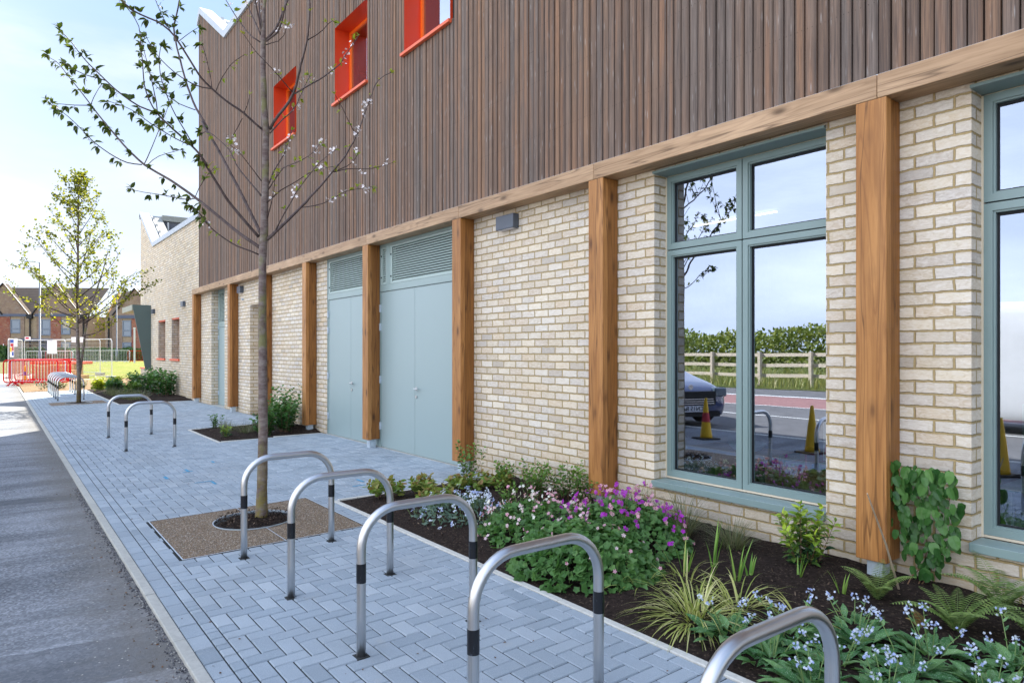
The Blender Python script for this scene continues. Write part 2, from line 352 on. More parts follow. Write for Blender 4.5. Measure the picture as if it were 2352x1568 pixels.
def gravel():
    k = N('resin_bound_gravel', .8, .3); p = k.pos(); v = k.voro(p, 95, 'Color'); w = k.white(v); d = k.voro(p, 95, 'Distance')
    c = k.ramp(w, [(0, (.13, .08, .045)), (.3, (.30, .20, .11)), (.6, (.24, .19, .15)), (.85, (.42, .33, .22)), (1, (.52, .47, .40))])
    c = k.mix(k.ramp(d, [(.35, 0.0), (.6, .7)]), c, (.05, .04, .03)); k.col(c)
    k.bump(k.math('SUBTRACT', 1.0, d), .8, .006); return k.m
M['gravel'] = gravel()
def soil(name, c1, c2, chip):
    k = N(name, .95, .1); p = k.pos(); n = k.noise(p, 38, 6, .75); w = k.voro(k.mp(p, (1, 1.0, 1)), 90, 'Color'); wv = k.white(w)
    c = k.mix(k.ramp(n, [(.35, 0.0), (.65, 1.0)]), c1, c2)
    c = k.mix(k.math('MULTIPLY', k.math('GREATER_THAN', wv, .93), .7), c, chip)
    k.col(c); k.bump(n, .9, .02); return k.m
M['soil'] = soil('dark_bark_mulch', (.012, .009, .008), (.045, .032, .026), (.095, .07, .05))
M['soil_dry'] = soil('dry_brown_soil', (.16, .10, .055), (.30, .20, .11), (.45, .34, .22))
def grassm(name, a, b, c_):
    k = N(name, .9, .1); p = k.pos(); n = k.noise(p, .6, 5, .65); n2 = k.noise(p, 14, 4, .8)
    c = k.ramp(n, [(.3, a), (.55, b), (.75, c_)]); c = k.mix(k.ramp(n2, [(.35, .4), (.6, 0.0)]), c, tuple(x*.45 for x in a)); k.col(c); k.bump(n2, 1.0, .08); return k.m
M['lawn'] = grassm('lawn_grass', (.17, .22, .035), (.24, .25, .055), (.36, .25, .12))
M['meadow'] = grassm('rough_meadow', (.11, .15, .03), (.18, .20, .055), (.26, .22, .10))
M['ground'] = grassm('distant_ground', (.16, .17, .06), (.2, .18, .08), (.28, .22, .13))
k = N('window_glass', .0, .5); k.t.nodes.remove(k.b)
fr = k.n('ShaderNodeFresnel'); fr.inputs[0].default_value = 2.1
gl = k.n('ShaderNodeBsdfGlossy'); gl.inputs['Roughness'].default_value = 0.0; gl.inputs['Color'].default_value = (.60, .68, .82, 1)
tp = k.n('ShaderNodeBsdfTransparent'); tp.inputs[0].default_value = (.80, .88, .84, 1)
wv = k.noise(k.mp(k.obj(), (1, 1, .5)), 2.2, 1, .3); bp = k.n('ShaderNodeBump'); bp.inputs['Strength'].default_value = .012; bp.inputs['Distance'].default_value = .05; k.l(wv, bp.inputs['Height']); k.l(bp.outputs[0], gl.inputs['Normal'])
ma = k.math('ADD', k.math('MULTIPLY', fr.outputs[0], 1.5), .30); ma = k.math('MINIMUM', ma, .95)
ms = k.n('ShaderNodeMixShader'); k.l(ma, ms.inputs[0]); k.l(tp.outputs[0], ms.inputs[1]); k.l(gl.outputs[0], ms.inputs[2]); k.l(ms.outputs[0], k.t.nodes['Material Output'].inputs[0])
M['glass'] = k.m
M['dark_glass'] = plain('dark_glass', (.02, .025, .03), .05, .8)
M['sky_glass'] = plain('house_glass', (.10, .14, .18), .05, 1.0)
M['room'] = plain('room_plaster', (.30, .31, .30), .9)
M['room_floor'] = plain('room_floor', (.22, .2, .17), .7)
k = N('strip_light'); k.b.inputs['Emission Color'].default_value = (1, .93, .8, 1); k.b.inputs['Emission Strength'].default_value = 1.1; M['strip'] = k.m
k = N('white_blossom', .6, .2); k.col((.85, .80, .80)); M['blossom'] = k.m
def bark():
    k = N('cherry_bark', .7, .35); p = k.obj(); s = k.sep(p)
    lent = k.noise(k.mp(p, (5, 5, 60)), 1, 4, .7); big = k.noise(p, 5, 4, .6)
    c = k.mix(k.ramp(k.noise(k.mp(p, (9, 9, 22)), 1, 5, .7), [(.40, 0.0), (.72, 1.0)]), (.105, .07, .062), (.26, .225, .20)); c = k.mix(k.ramp(lent, [(.62, 0.0), (.70, .5)]), c, (.33, .28, .24))
    c = k.mix(k.ramp(big, [(.5, 0.0), (.64, .75)]), c, (.17, .17, .055))
    lo = k.math('MULTIPLY', k.ramp(k.noise(p, 16, 4, .7), [(.38, 0.0), (.58, 1.0)]), k.ramp(k.math('SUBTRACT', 1.0, s[2]), [(.2, 0.0), (.9, .8)]))
    c = k.mix(lo, c, (.20, .16, .03)); k.col(c); k.bump(lent, .35, .006); return k.m
M['bark'] = bark()
M['limb'] = plain('dark_limb_bark', (.085, .06, .055), .6, .3, 0, .4, 18)
M['twig'] = plain('dark_twig', (.045, .028, .024), .7, .3, 0, .3, 30)
M['leaf_cherry'] = leaf_mat('cherry_leaf', (.045, .075, .012), (.08, .11, .015), (.16, .22, .03))
M['leaf_lime'] = leaf_mat('fresh_lime_leaf', (.16, .24, .02), (.26, .32, .03), (.30, .26, .05), trans=.45)
M['leaf_tree'] = leaf_mat('young_tree_leaf', (.08, .10, .012), (.17, .19, .018), (.33, .30, .025), trans=.5)
M['leaf_green'] = leaf_mat('mid_green_leaf', (.045, .12, .03), (.08, .19, .05), (.14, .27, .08))
M['leaf_deep'] = leaf_mat('deep_green_leaf', (.025, .085, .02), (.055, .15, .035), (.12, .26, .07), rough=.3)
M['leaf_bush'] = leaf_mat('bush_leaf', (.03, .08, .035), (.16, .27, .03), (.42, .55, .05), rough=.3)
M['leaf_bronze'] = leaf_mat('bronze_green_leaf', (.10, .2, .04), (.2, .3, .06), (.26, .16, .06))
M['leaf_shrub'] = leaf_mat('shrub_leaf', (.045, .10, .02), (.09, .19, .035), (.17, .28, .05))
M['leaf_spot'] = leaf_mat('spotted_leaf', (.045, .14, .045), (.08, .21, .07), (.18, .33, .12), spots=(.50, .60, .50))
M['leaf_grey'] = leaf_mat('grey_green_leaf', (.06, .11, .08), (.10, .17, .13), (.17, .25, .19))
M['blade_fine'] = leaf_mat('fine_grass_blade', (.07, .10, .045), (.13, .16, .08), (.26, .24, .14))
M['blade_var'] = leaf_mat('variegated_blade', (.16, .22, .04), (.42, .46, .13), (.62, .60, .30))
M['blade_iris'] = leaf_mat('iris_blade', (.10, .24, .04), (.18, .34, .06), (.28, .42, .09))
M['blade_meadow'] = leaf_mat('meadow_grass_blade', (.16, .22, .05), (.30, .32, .10), (.46, .40, .20))
M['fern'] = leaf_mat('fern_green', (.10, .17, .04), (.17, .27, .07), (.27, .36, .11))
M['fern_dead'] = leaf_mat('dead_frond', (.25, .13, .04), (.4, .24, .08), (.3, .3, .1))
M['yellow_shrub'] = leaf_mat('golden_shrub_leaf', (.18, .26, .02), (.34, .40, .03), (.45, .46, .05))
M['sun_bush'] = leaf_mat('sunlit_bush_leaf', (.11, .16, .025), (.2, .25, .045), (.32, .34, .10))
M['hedge'] = leaf_mat('hedge_leaf', (.03, .07, .012), (.06, .13, .02), (.11, .2, .04))
for n_, c_ in (('fl_magenta', (.42, .03, .50)), ('fl_pink', (.72, .40, .52)), ('fl_palepink', (.80, .62, .68)), ('fl_blue', (.42, .50, .85)), ('fl_bluewhite', (.66, .72, .90)), ('fl_bud', (.30, .07, .09)), ('fl_white', (.8, .8, .76))):
    M[n_] = leaf_mat(n_, tuple(x*.8 for x in c_), c_, tuple(min(1, x*1.1) for x in c_), trans=.3)
M['stem_brown'] = plain('brown_stem', (.16, .09, .05), .8)
M['stem_green'] = plain('green_stem', (.16, .24, .08), .7)
M['cane'] = plain('bamboo_cane', (.42, .33, .24), .6)
M['red_paint'] = steel_paint('red_barrier_paint', (.50, .010, .014), .8)
M['red_paint'].node_tree.nodes['Principled BSDF'].inputs['Specular IOR Level'].default_value = .08
M['grey_galv'] = plain('galvanised_tube', (.55, .56, .56), .4, .5, .3)
M['white_board'] = plain('white_board', (.78, .76, .78), .6)
M['tile'] = plain('roof_tile_dummy', (.2, .15, .1), .9)
k = N('roof_tile_courses', .9, .15); uv = k.uv(); s = k.sep(uv); f = k.math('FRACT', k.math('DIVIDE', s[1], .42)); c = k.mix(k.noise(uv, 1.2, 5), (.115, .088, .066), (.165, .13, .10))
c = k.mix(k.ramp(f, [(.0, .95), (.16, .6), (.24, 0.0)]), c, (.045, .035, .03)); k.col(c); M['tile'] = k.m
M['slate_band'] = plain('blue_grey_band', (.095, .11, .16), .6)
M['house_frame'] = plain('grey_window_frame', (.17, .2, .25), .5)
M['black'] = plain('black_trim', (.012, .012, .014), .5)
M['timber_rail'] = plain('pale_fence_rail', (.66, .56, .44), .8, .2, 0, .2, 10)
M['lamp_post'] = plain('grey_lamp_post', (.15, .17, .20), .5, .3)
M['cone_yellow'] = plain('yellow_cone_plastic', (.85, .50, .02), .4)
M['car_blue'] = steel_paint('dark_blue_car_paint', (.025, .05, .15), .12)
M['car_blue'].node_tree.nodes['Principled BSDF'].inputs['Coat Weight'].default_value = .8
M['chrome'] = plain('chrome_trim', (.6, .6, .62), .15, .5, .9)
M['van_white'] = steel_paint('white_van_paint', (.78, .78, .78), .2)
M['plate'] = plain('number_plate', (.75, .75, .78), .4)
M['tyre'] = plain('tyre_rubber', (.02, .02, .02), .8)
M['book_a'] = plain('book_green', (.12, .3, .12)); M['book_b'] = plain('book_orange', (.55, .22, .05)); M['book_c'] = plain('book_yellow', (.6, .6, .05)); M['book_d'] = plain('book_teal', (.1, .35, .38)); M['book_e'] = plain('book_red', (.5, .04, .06)); M['book_f'] = plain('book_blue', (.05, .1, .4))
M['oak'] = wood_mat('oak_ply', (.5, .3, .13), (.55, .36, .18), (.35, .2, .08), 0, False)
# ================================================================== SETTING: ground, road, paving
def sheet(name, pts, mat, kind='structure', z=None):
    b = MB(); b.face([(p[0], p[1], p[2] if len(p) > 2 else z) for p in pts]); o = b.build(name, mat); tag(o, kind=kind); return o
# ground as one sheet out to the horizon; it rises a little away from the camera towards the houses
def terrain():
    b = MB(); xs = [-900, -400, -220, -150, -120, -105, -95, -85, -75, -65, -55, -48, -42, -36, -30, 10, 60, 300, 900]; ys = [-900, -300, -120, -60, -30, -18, 5.6, 12, 20, 30, 42, 55, 70, 90, 120, 200, 500, 900]
    def z(x, y):
        if y < 3 or x > -40: return -.16
        return far_z(zdepth(x, y))-.03
    for i in range(len(xs)-1):
        for j in range(len(ys)-1):
            q = [(xs[i], ys[j]), (xs[i+1], ys[j]), (xs[i+1], ys[j+1]), (xs[i], ys[j+1])]
            b.face([(x, y, z(x, y)) for x, y in q])
    return tag(b.build('ground', M['ground']), kind='structure')
terrain()
sheet('footpath', [(-60, -1.7, -.105), (8, -1.7, -.105), (8, .80, -.105), (-60, .80, -.105)], M['asphalt'])
b = MB(); b.box(-60, 8, -1.86, -1.70, -.2, -.10); tag(b.build('road_kerb', M['kerb_light']), kind='structure')
sheet('road', [(-120, -17.1, -.15), (40, -17.1, -.15), (40, -1.86, -.15), (-120, -1.86, -.15)], M['road'])
sheet('cycle_strip', [(-120, -12.7, -.146), (40, -12.7, -.146), (40, -8.9, -.146), (-120, -8.9, -.146)], M['road_red'])
b = MB()
for y0, y1 in ((-13.2, -12.75), (-8.85, -8.7)): b.face([(-120, y0, -.142), (40, y0, -.142), (40, y1, -.142), (-120, y1, -.142)])
for i in range(-12, 5): b.face([(-8.6+i*6-3.2, -5.9, -.142), (-8.6+i*6, -5.9, -.142), (-8.6+i*6, -5.75, -.142), (-8.6+i*6-3.2, -5.75, -.142)])
tag(b.build('road_markings', M['paint_white']), kind='structure')
sheet('verge', [(-120, -60, -.13), (60, -60, -.13), (60, -17.1, -.13), (-120, -17.1, -.13)], M['meadow'])
# kerb edging between path and paving: individual edging stones in one run
b = MB(); x = -39.0
while x < 4:
    L_ = .915; b.rnd = R.random(); b.box(x+.003, x+L_-.003, .80, .865, -.2, gz(.83)+.004+R.uniform(-.002, .002)); x += L_
tag(b.build('kerb', M['kerb'], bevel=.006), kind='structure')
# ---- block paving, herringbone, cut round the openings
HOLES = [(-7.345, -5.815, 1.165, 2.715), (-6.98, 6, 2.87, 5.2), (-15.0, -12.6, 3.10, 5.2), (-33.2, -23.3, 2.92, 5.2), (-25.95, -24.45, 1.3, 2.8)]
def cut(rects, h):
    out = []
    for a, b_, c, d in rects:
        if b_ <= h[0] or a >= h[1] or d <= h[2] or c >= h[3]: out.append((a, b_, c, d)); continue
        if a < h[0]: out.append((a, h[0], c, d))
        if b_ > h[1]: out.append((h[1], b_, c, d))
        m0, m1 = max(a, h[0]), min(b_, h[1])
        if c < h[2]: out.append((m0, m1, c, h[2]))
        if d > h[3]: out.append((m0, m1, h[3], d))
    return out
def pavers():
    b = MB(); X0, X1, Y0, Y1 = -33.2, 3.5, .867, D
    J = .0034; CH = .0045
    def put(a, b_, c, d):
        rs = [(max(a, X0), min(b_, X1), max(c, Y0), min(d, Y1))]
        if rs[0][0] >= rs[0][1] or rs[0][2] >= rs[0][3]: return
        for h in HOLES: rs = cut(rs, h)
        for (x0, x1, y0, y1) in rs:
            if x1-x0 < .015 or y1-y0 < .015: continue
            x0 += J; x1 -= J; y0 += J; y1 -= J; b.rnd = min(1, max(0, R.gauss(.5, .19)))
            dz = R.uniform(-.0012, .0012); t = R.uniform(-.0012, .0012)
            o = [(x0, y0), (x1, y0), (x1, y1), (x0, y1)]; i_ = [(x0+CH, y0+CH), (x1-CH, y0+CH), (x1-CH, y1-CH), (x0+CH, y1-CH)]
            zt = [gz(p[1])+dz+(t if k in (1, 2) else -t) for k, p in enumerate(i_)]
            b.face([(p[0], p[1], z) for p, z in zip(i_, zt)])
            for k in range(4):
                k2 = (k+1) % 4
                b.face([(o[k][0], o[k][1], gz(o[k][1])-.0065), (o[k2][0], o[k2][1], gz(o[k2][1])-.0065), (i_[k2][0], i_[k2][1], zt[k2]), (i_[k][0], i_[k][1], zt[k])])
    x = X0
    while x < X1: put(x, x+.204, .867, .975); x += .204
    x = X0
    while x < X1:
        w = R.choice([.068, .102, .102, .102, .204]) if x > -12 else .204
        put(x, x+w, .975, 1.05); x += w
    w = .102; i0 = int(X0/w)-1; i1 = int(X1/w)+1; y0 = 1.05; nj = int((Y1-y0)/w)+2
    for i in range(i0, i1):
        for j in range(-1, nj):
            t = (i-j) % 4
            if t == 0: q = (i*w, (i+2)*w, y0+j*w, y0+(j+1)*w)
            elif t == 3: q = (i*w, (i+1)*w, y0+j*w, y0+(j+2)*w)
            else: continue
            if q[3] <= y0: continue
            put(q[0], q[1], max(q[2], y0), q[3])
    return tag(b.build('pavement', M['paver']), kind='structure')
pavers()
b = MB(); b.face([(-33.4, .86, gz(.86)-.008), (4, .86, gz(.86)-.008), (4, 5.3, gz(5.3)-.008), (-33.4, 5.3, gz(5.3)-.008)])
tag(b.build('paving_bed', M['joint']), kind='structure')
# edgings of the planting beds
b = MB()
def edge(x0, x1, y0, y1, t=.006):
    n = max(1, round(max(x1-x0, y1-y0)/.915))
    for i in range(n):
        if x1-x0 > y1-y0: a0 = x0+(x1-x0)*i/n+.002; a1 = x0+(x1-x0)*(i+1)/n-.002; c0, c1 = y0, y1
        else: a0, a1 = x0, x1; c0 = y0+(y1-y0)*i/n+.002; c1 = y0+(y1-y0)*(i+1)/n-.002
        zt = gz((c0+c1)/2)+t+R.uniform(-.002, .002); b.box(a0, a1, c0, c1, -.3, zt, 'u')
edge(-6.98, 4, 2.872, 2.925); edge(-6.98, -6.93, 2.927, D-.01)
edge(-15.0, -12.6, 3.102, 3.15); edge(-15.0, -14.955, 3.152, D-.01); edge(-12.645, -12.6, 3.152, D-.01)
edge(-33.2, -23.3, 2.922, 2.97); edge(-23.345, -23.3, 2.972, D-.01)
tag(b.build('bed_edging', M['kerb_light'], bevel=.005), kind='structure')
# soil in the beds, slightly mounded and lumpy
from mathutils import noise as MN
def soil(name, x0, x1, y0, y1, mat, res=.06, amp=.03, rise=.05):
    b = MB(); nx = max(2, int((x1-x0)/res)); ny = max(2, int((y1-y0)/res)); V = []
    for i in range(nx+1):
        for j in range(ny+1):
            x = x0+(x1-x0)*i/nx; y = y0+(y1-y0)*j/ny
            e = min(x-x0, x1-x, y-y0)/.3; e = min(1, max(0, e))
            z = gz(y)-.001+e*(rise+amp*MN.noise(Vector((x*2.1, y*2.1, 0)))+amp*.5*MN.noise(Vector((x*9, y*9, 3)))+amp*.25*MN.noise(Vector((x*27, y*27, 7))))
            V.append((x, y, z))
    for i in range(nx):
        for j in range(ny):
            a = i*(ny+1)+j; b.face([V[a], V[a+ny+1], V[a+ny+2], V[a+1]])
    o = b.build(name, mat, smooth=True, weld=True); return tag(o, kind='structure')
soil('planting_soil', -6.93, 3.9, 2.925, D-.004, M['soil'], .04, .03, .035)
soil('planting_soil', -14.955, -12.645, 3.15, D-.004, M['soil'], .06)
soil('planting_soil', -33.2, -23.345, 2.97, D-.004, M['soil'], .12)
soil('dry_soil', -44.0, -33.25, .9, 6.5, M['soil_dry'], .25, .05, .02)
sheet('concrete_path', [(-46.5, .9, -.06), (-44.0, .9, -.06), (-44.0, 22, -.06), (-46.5, 22, -.06)], M['path'])
sheet('forecourt', [(-120, -1.7, -.10), (-46.5, -1.7, -.10), (-46.5, 4.0, -.09), (-120, 4.0, -.09)], M['path'])
b = MB()
for i in range(14):
    for j in range(12):
        q = [(-46.5-i*4, 4+j*3.5), (-46.5-(i+1)*4, 4+j*3.5), (-46.5-(i+1)*4, 4+(j+1)*3.5), (-46.5-i*4, 4+(j+1)*3.5)]
        b.face([(x, y, far_z(zdepth(x, y))) for x, y in reversed(q)])
tag(b.build('lawn', M['lawn']), kind='structure')
# ================================================================== TREE PITS
def tree_pit(cx, cy, x0, x1, y0, y1, label):
    t = empty('tree_pit', label, 'tree pit', (cx, cy, gz(cy)), 0, 'tree pits in the paving')
    b = MB(); n = 40; rr = .36; dx = cx-.0; sq = []
    for k in range(n):
        a = 2*math.pi*k/n+math.pi/4; c_, s_ = math.cos(a), math.sin(a); q = 1/max(abs(c_), abs(s_))
        X = ((x1-x0)/2-.012)*c_*q+(x0+x1)/2-cx; Y = ((y1-y0)/2-.012)*s_*q+(y0+y1)/2-cy
        sq.append(((rr*c_, rr*s_), (X, Y)))
    for k in range(n):
        (a1, b1), (a2, b2) = sq[k], sq[(k+1) % n]
        f = lambda p: (p[0], p[1], gz(cy+p[1])-gz(cy)-.001)
        b.face([f(a1), f(b1), f(b2), f(a2)])
    b.build('gravel_surround', M['gravel'], t)
    b = MB()
    for s_ in ((x0, x1, y0, y0+.01), (x0, x1, y1-.01, y1), (x0, x0+.01, y0+.01, y1-.01), (x1-.01, x1, y0+.01, y1-.01), (x0+.01, cx-rr, cy-.004, cy+.004), (cx+rr, x1-.01, cy-.004, cy+.004)):
        zz = gz((s_[2]+s_[3])/2)-gz(cy)
        b.face([(s_[0]-cx, s_[2]-cy, gz(s_[2])-gz(cy)+.004), (s_[1]-cx, s_[2]-cy, gz(s_[2])-gz(cy)+.004), (s_[1]-cx, s_[3]-cy, gz(s_[3])-gz(cy)+.004), (s_[0]-cx, s_[3]-cy, gz(s_[3])-gz(cy)+.004)])
    for k in range(n):
        a1, a2 = 2*math.pi*k/n, 2*math.pi*(k+1)/n
        P = lambda a, r_, z: (r_*math.cos(a), r_*math.sin(a), z+gz(cy+r_*math.sin(a))-gz(cy))
        b.face([P(a1, rr, .01), P(a1, rr+.009, .01), P(a2, rr+.009, .01), P(a2, rr, .01)]); b.face([P(a1, rr, -.03), P(a1, rr, .01), P(a2, rr, .01), P(a2, rr, -.03)])
    b.build('steel_edge', M['galv'], t)
    b = MB(); nr = 9; ns_ = 36; V = {}
    for i in range(nr+1):
        for k in range(ns_):
            a = 2*math.pi*k/ns_; r_ = rr*i/nr; X, Y = r_*math.cos(a), r_*math.sin(a)
            V[i, k] = (X, Y, -.02+.045*(1-(i/nr)**2)+.018*MN.noise(Vector((X*12, Y*12, cx)))+.01*MN.noise(Vector((X*40, Y*40, cx)))+gz(cy+Y)-gz(cy))
    for i in range(nr):
        for k in range(ns_):
            k2 = (k+1) % ns_; b.face([V[i, k], V[i+1, k], V[i+1, k2], V[i, k2]])
    b.build('soil', M['soil'], t, smooth=True)
    return t
tree_pit(-6.72, 1.98, -7.345, -5.815, 1.165, 2.715, 'square gravel tree pit with a round soil hole under the near cherry tree')
tree_pit(-25.17, 2.07, -25.95, -24.45, 1.3, 2.8, 'tree pit at the foot of the far young tree by the distant cycle stands')
# ================================================================== BUILDING
B = empty('school_building', 'building with weathered timber cladding above a cream brick ground floor, beside the cycle stands', 'building', (0, 0, 0))
def wall_rects(x0, x1, z0, z1, holes):
    xs = sorted({x0, x1, *[min(max(h[i], x0), x1) for h in holes for i in (0, 1)]}); zs = sorted({z0, z1, *[min(max(h[i], z0), z1) for h in holes for i in (2, 3)]})
    for i in range(len(xs)-1):
        for j in range(len(zs)-1):
            cx, cz = (xs[i]+xs[i+1])/2, (zs[j]+zs[j+1])/2
            if not any(h[0] < cx < h[1] and h[2] < cz < h[3] for h in holes): yield xs[i], xs[i+1], zs[j], zs[j+1]
WIN = [(-4.352, -2.672, .335, 3.262), (-1.712, -.03, .335, 3.262), (1.0, 2.68, .335, 3.262)]
DOOR1 = (-21.03, -19.6, -.05, 3.34); REC = (-17.252, -15.9, -.05, 2.685); DSET = (-12.37, -7.40-.08, -.05, 3.30)
ZB = 3.30; XR = 4.2; XL = -22.46
holes = WIN+[DOOR1, REC, (-12.37, -7.50, -.05, 3.30)]
RD = .24                                     # depth of brick reveals
b = MB()
def brick_face(b, x0, x1, z0, z1): b.face([(x0, D, z0), (x1, D, z0), (x1, D, z1), (x0, D, z1)])
for q in wall_rects(XL, XR, -.3, ZB, holes): brick_face(b, *q)
for (a, c, z0, z1) in WIN+[DOOR1, REC]:
    d2 = D+RD+(.1 if (a, c, z0, z1) == REC else 0)
    b.face([(a, D, z0), (a, d2, z0), (a, d2, z1), (a, D, z1)]); b.face([(c, d2, z0), (c, D, z0), (c, D, z1), (c, d2, z1)])
    b.face([(a, D, z1), (c, D, z1), (c, d2, z1), (a, d2, z1)]); b.face([(a, d2, z0), (c, d2, z0), (c, D, z0), (a, D, z0)])
a, c, z0, z1 = REC; b.face([(a, D+RD+.1, z0), (c, D+RD+.1, z0), (c, D+RD+.1, z1), (a, D+RD+.1, z1)])
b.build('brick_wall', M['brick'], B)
# far brick wing, with two small windows and an open corner porch
XW = -33.13; pw = [(-33.2, -30.75, -.3, 3.25)]
SM = [(-29.11, -27.75, 1.27, 2.72), (-26.62, -25.33, 1.27, 2.72)]
b = MB()
for q in wall_rects(XW, XL, -.3, 5.72, pw+SM): brick_face(b, *q)
b.face([(XW, D, 5.72), (XW+3.0, D, 5.72), (XW, D, 7.42)])
b.box(XW, -30.75, D, D+.25, -.3, .82)
for (a, c, z0, z1) in SM:
    b.face([(a, D, z0), (a, D+.34, z0), (a, D+.34, z1), (a, D, z1)]); b.face([(c, D+.34, z0), (c, D, z0), (c, D, z1), (c, D+.34, z1)])
    b.face([(a, D, z1), (c, D, z1), (c, D+.34, z1), (a, D+.34, z1)])
b.face([(XW, 17, -.3), (XW, D+2.6, -.3), (XW, D+2.6, 5.72), (XW, 17, 5.72)]); b.face([(XW, 17, 3.25), (XW, D, 3.25), (XW, D, 7.42), (XW, 17, 7.42)])
b.face([(-30.75, D, -.3), (-30.75, D+2.6, -.3), (-30.75, D+2.6, 3.25), (-30.75, D, 3.25)]); b.face([(XW, D+2.6, -.3), (-30.75, D+2.6, -.3), (-30.75, D+2.6, 3.25), (XW, D+2.6, 3.25)])
b.face([(XW, D, 3.25), (-30.75, D, 3.25), (-30.75, D+2.6, 3.25), (XW, D+2.6, 3.25)])
b.build('wing_wall', M['brick'], B)
b = MB(); b.box(XW-.03, -30.72, D-.03, D+.28, .82, .87); b.build('wall_coping', M['orange_dull'], B)
# wing roof, parapet capping, roof panel, dark upstand with a flue
b = MB(); b.face([(XW+.06, D+.02, 7.40), (XW+3.0, D+.02, 5.78), (XW+3.0, D+.78, 5.78), (XW+.06, D+.78, 7.40)]); b.face([(XW+.1, D+.02, 5.70), (XL, D+.02, 5.70), (XL, 17, 5.70), (XW+.1, 17, 5.70)]); b.face([(XW+.06, D+.78, 7.40), (XW+3.0, D+.78, 5.78), (XW+.06, D+.78, 5.7)])
b.build('wing_roof', M['roof_pale'], B)
def seam(x0, z0, x1, z1, y):
    b = MB(); b.tube([(x0, y, z0+.02), (x1, y, z1+.02)], .022, 6)
    for i in range(4): q = (i+.5)/4; b.box(x0+(x1-x0)*q-.05, x0+(x1-x0)*q+.05, y-.05, y+.05, z0+(z1-z0)*q, z0+(z1-z0)*q+.09)
    b.build('roof_seam', M['grey_galv'], B)
seam(XW+.15, 7.37, XW+2.9, 5.86, D+.40)
b = MB(); b.box(XW+.08, XW+.2, D+.79, 17, 5.7, 7.22); b.build('roof_upstand', plain('upstand_grey', (.13, .14, .17), .7), B)
b = MB(); b.box(XW-.05, XW+.3, D+.79, 17, 7.22, 7.46); b.build('upstand_capping', M['roof_pale'], B)
b = MB(); b.tube([(XW+.35, 6.0, 7.15), (XW+.35, 6.0, 6.35), (XW+.45, 6.05, 6.22), (XW+.9, 6.2, 6.2)], .04, 8); b.build('flue_pipe', M['grey_galv'], B)
b = MB(); b.face([(XW+1.3, 6.15, 6.25), (XW+1.3, 7.6, 6.25), (XW+.5, 7.6, 6.75), (XW+.5, 6.15, 6.75)]); pv = b.build('solar_panel', M['dark_glass'], B)
b = MB()
for a_, c_ in (((XW+1.3, 6.15, 6.25), (XW+1.3, 7.6, 6.25)), ((XW+.5, 6.15, 6.75), (XW+.5, 7.6, 6.75)), ((XW+1.3, 6.15, 6.25), (XW+.5, 6.15, 6.75)), ((XW+.5, 6.15, 5.7), (XW+.5, 6.15, 6.75)), ((XW+1.3, 6.15, 5.7), (XW+1.3, 6.15, 6.25))): b.tube([a_, c_], .03, 5)
b.build('frame', M['grey_galv'], pv)
def cap(b, p0, p1, h=.17, y0=-.05, y1=.3):
    (xa, za), (xb, zb) = p0, p1
    P = [(xa, D+y0, za-h), (xb, D+y0, zb-h), (xb, D+y0, zb), (xa, D+y0, za)]; Q = [(x, D+y1, z) for x, _, z in P]
    b.face(P); b.face([P[3], P[2], Q[2], Q[3]]); b.face([P[0], Q[0], Q[1], P[1]]); b.face([Q[3], Q[2], Q[1], Q[0]]); b.face([P[0], P[3], Q[3], Q[0]]); b.face([P[1], Q[1], Q[2], P[2]])
b = MB(); cap(b, (XW-.03, 7.40), (XW+.12, 7.52)); cap(b, (XW+.12, 7.52), (XW+3.0, 5.86)); cap(b, (XW+3.0, 5.86), (XL, 5.82))
b.box(XW-.05, XW+.1, D-.05, 17, 7.30, 7.42); b.build('wing_parapet', M['parapet'], B)
b = MB(); b.box(-30.6, XL-.1, D+4.2, D+4.4, 5.7, 7.35); b.build('roof_upstand', M['lamp_black'], B)
b = MB(); b.box(-30.8, XL-.1, D+4.05, D+4.5, 7.35, 7.6); b.build('upstand_capping', M['parapet'], B)
b = MB(); b.tube([(-28.9, D+3.9, 5.7), (-28.9, D+3.9, 6.2), (-28.9, D+3.9, 7.3), (-28.9, D+4.15, 7.45)], .06, 8); b.box(-29.2, -28.6, D+3.6, D+4.1, 5.75, 6.15); b.build('flue_pipe', M['grey_galv'], B)
b = MB(); b.face([(-28.1, D+3.0, 6.0), (-25.6, D+3.0, 6.0), (-25.6, D+3.9, 6.75), (-28.1, D+3.9, 6.75)]); pv = b.build('solar_panel', M['dark_glass'], B)
b = MB(); 
for a_, c_ in (((-28.1, D+2.98, 6.0), (-25.6, D+2.98, 6.0)), ((-25.6, D+2.98, 6.0), (-25.6, D+3.9, 6.76)), ((-28.1, D+3.9, 6.76), (-25.6, D+3.9, 6.76)), ((-28.1, D+2.98, 6.0), (-28.1, D+3.9, 6.76)), ((-28.1, D+3.5, 5.7), (-28.1, D+2.98, 6.0))): b.tube([a_, c_], .035, 5)
b.build('frame', M['grey_galv'], pv)
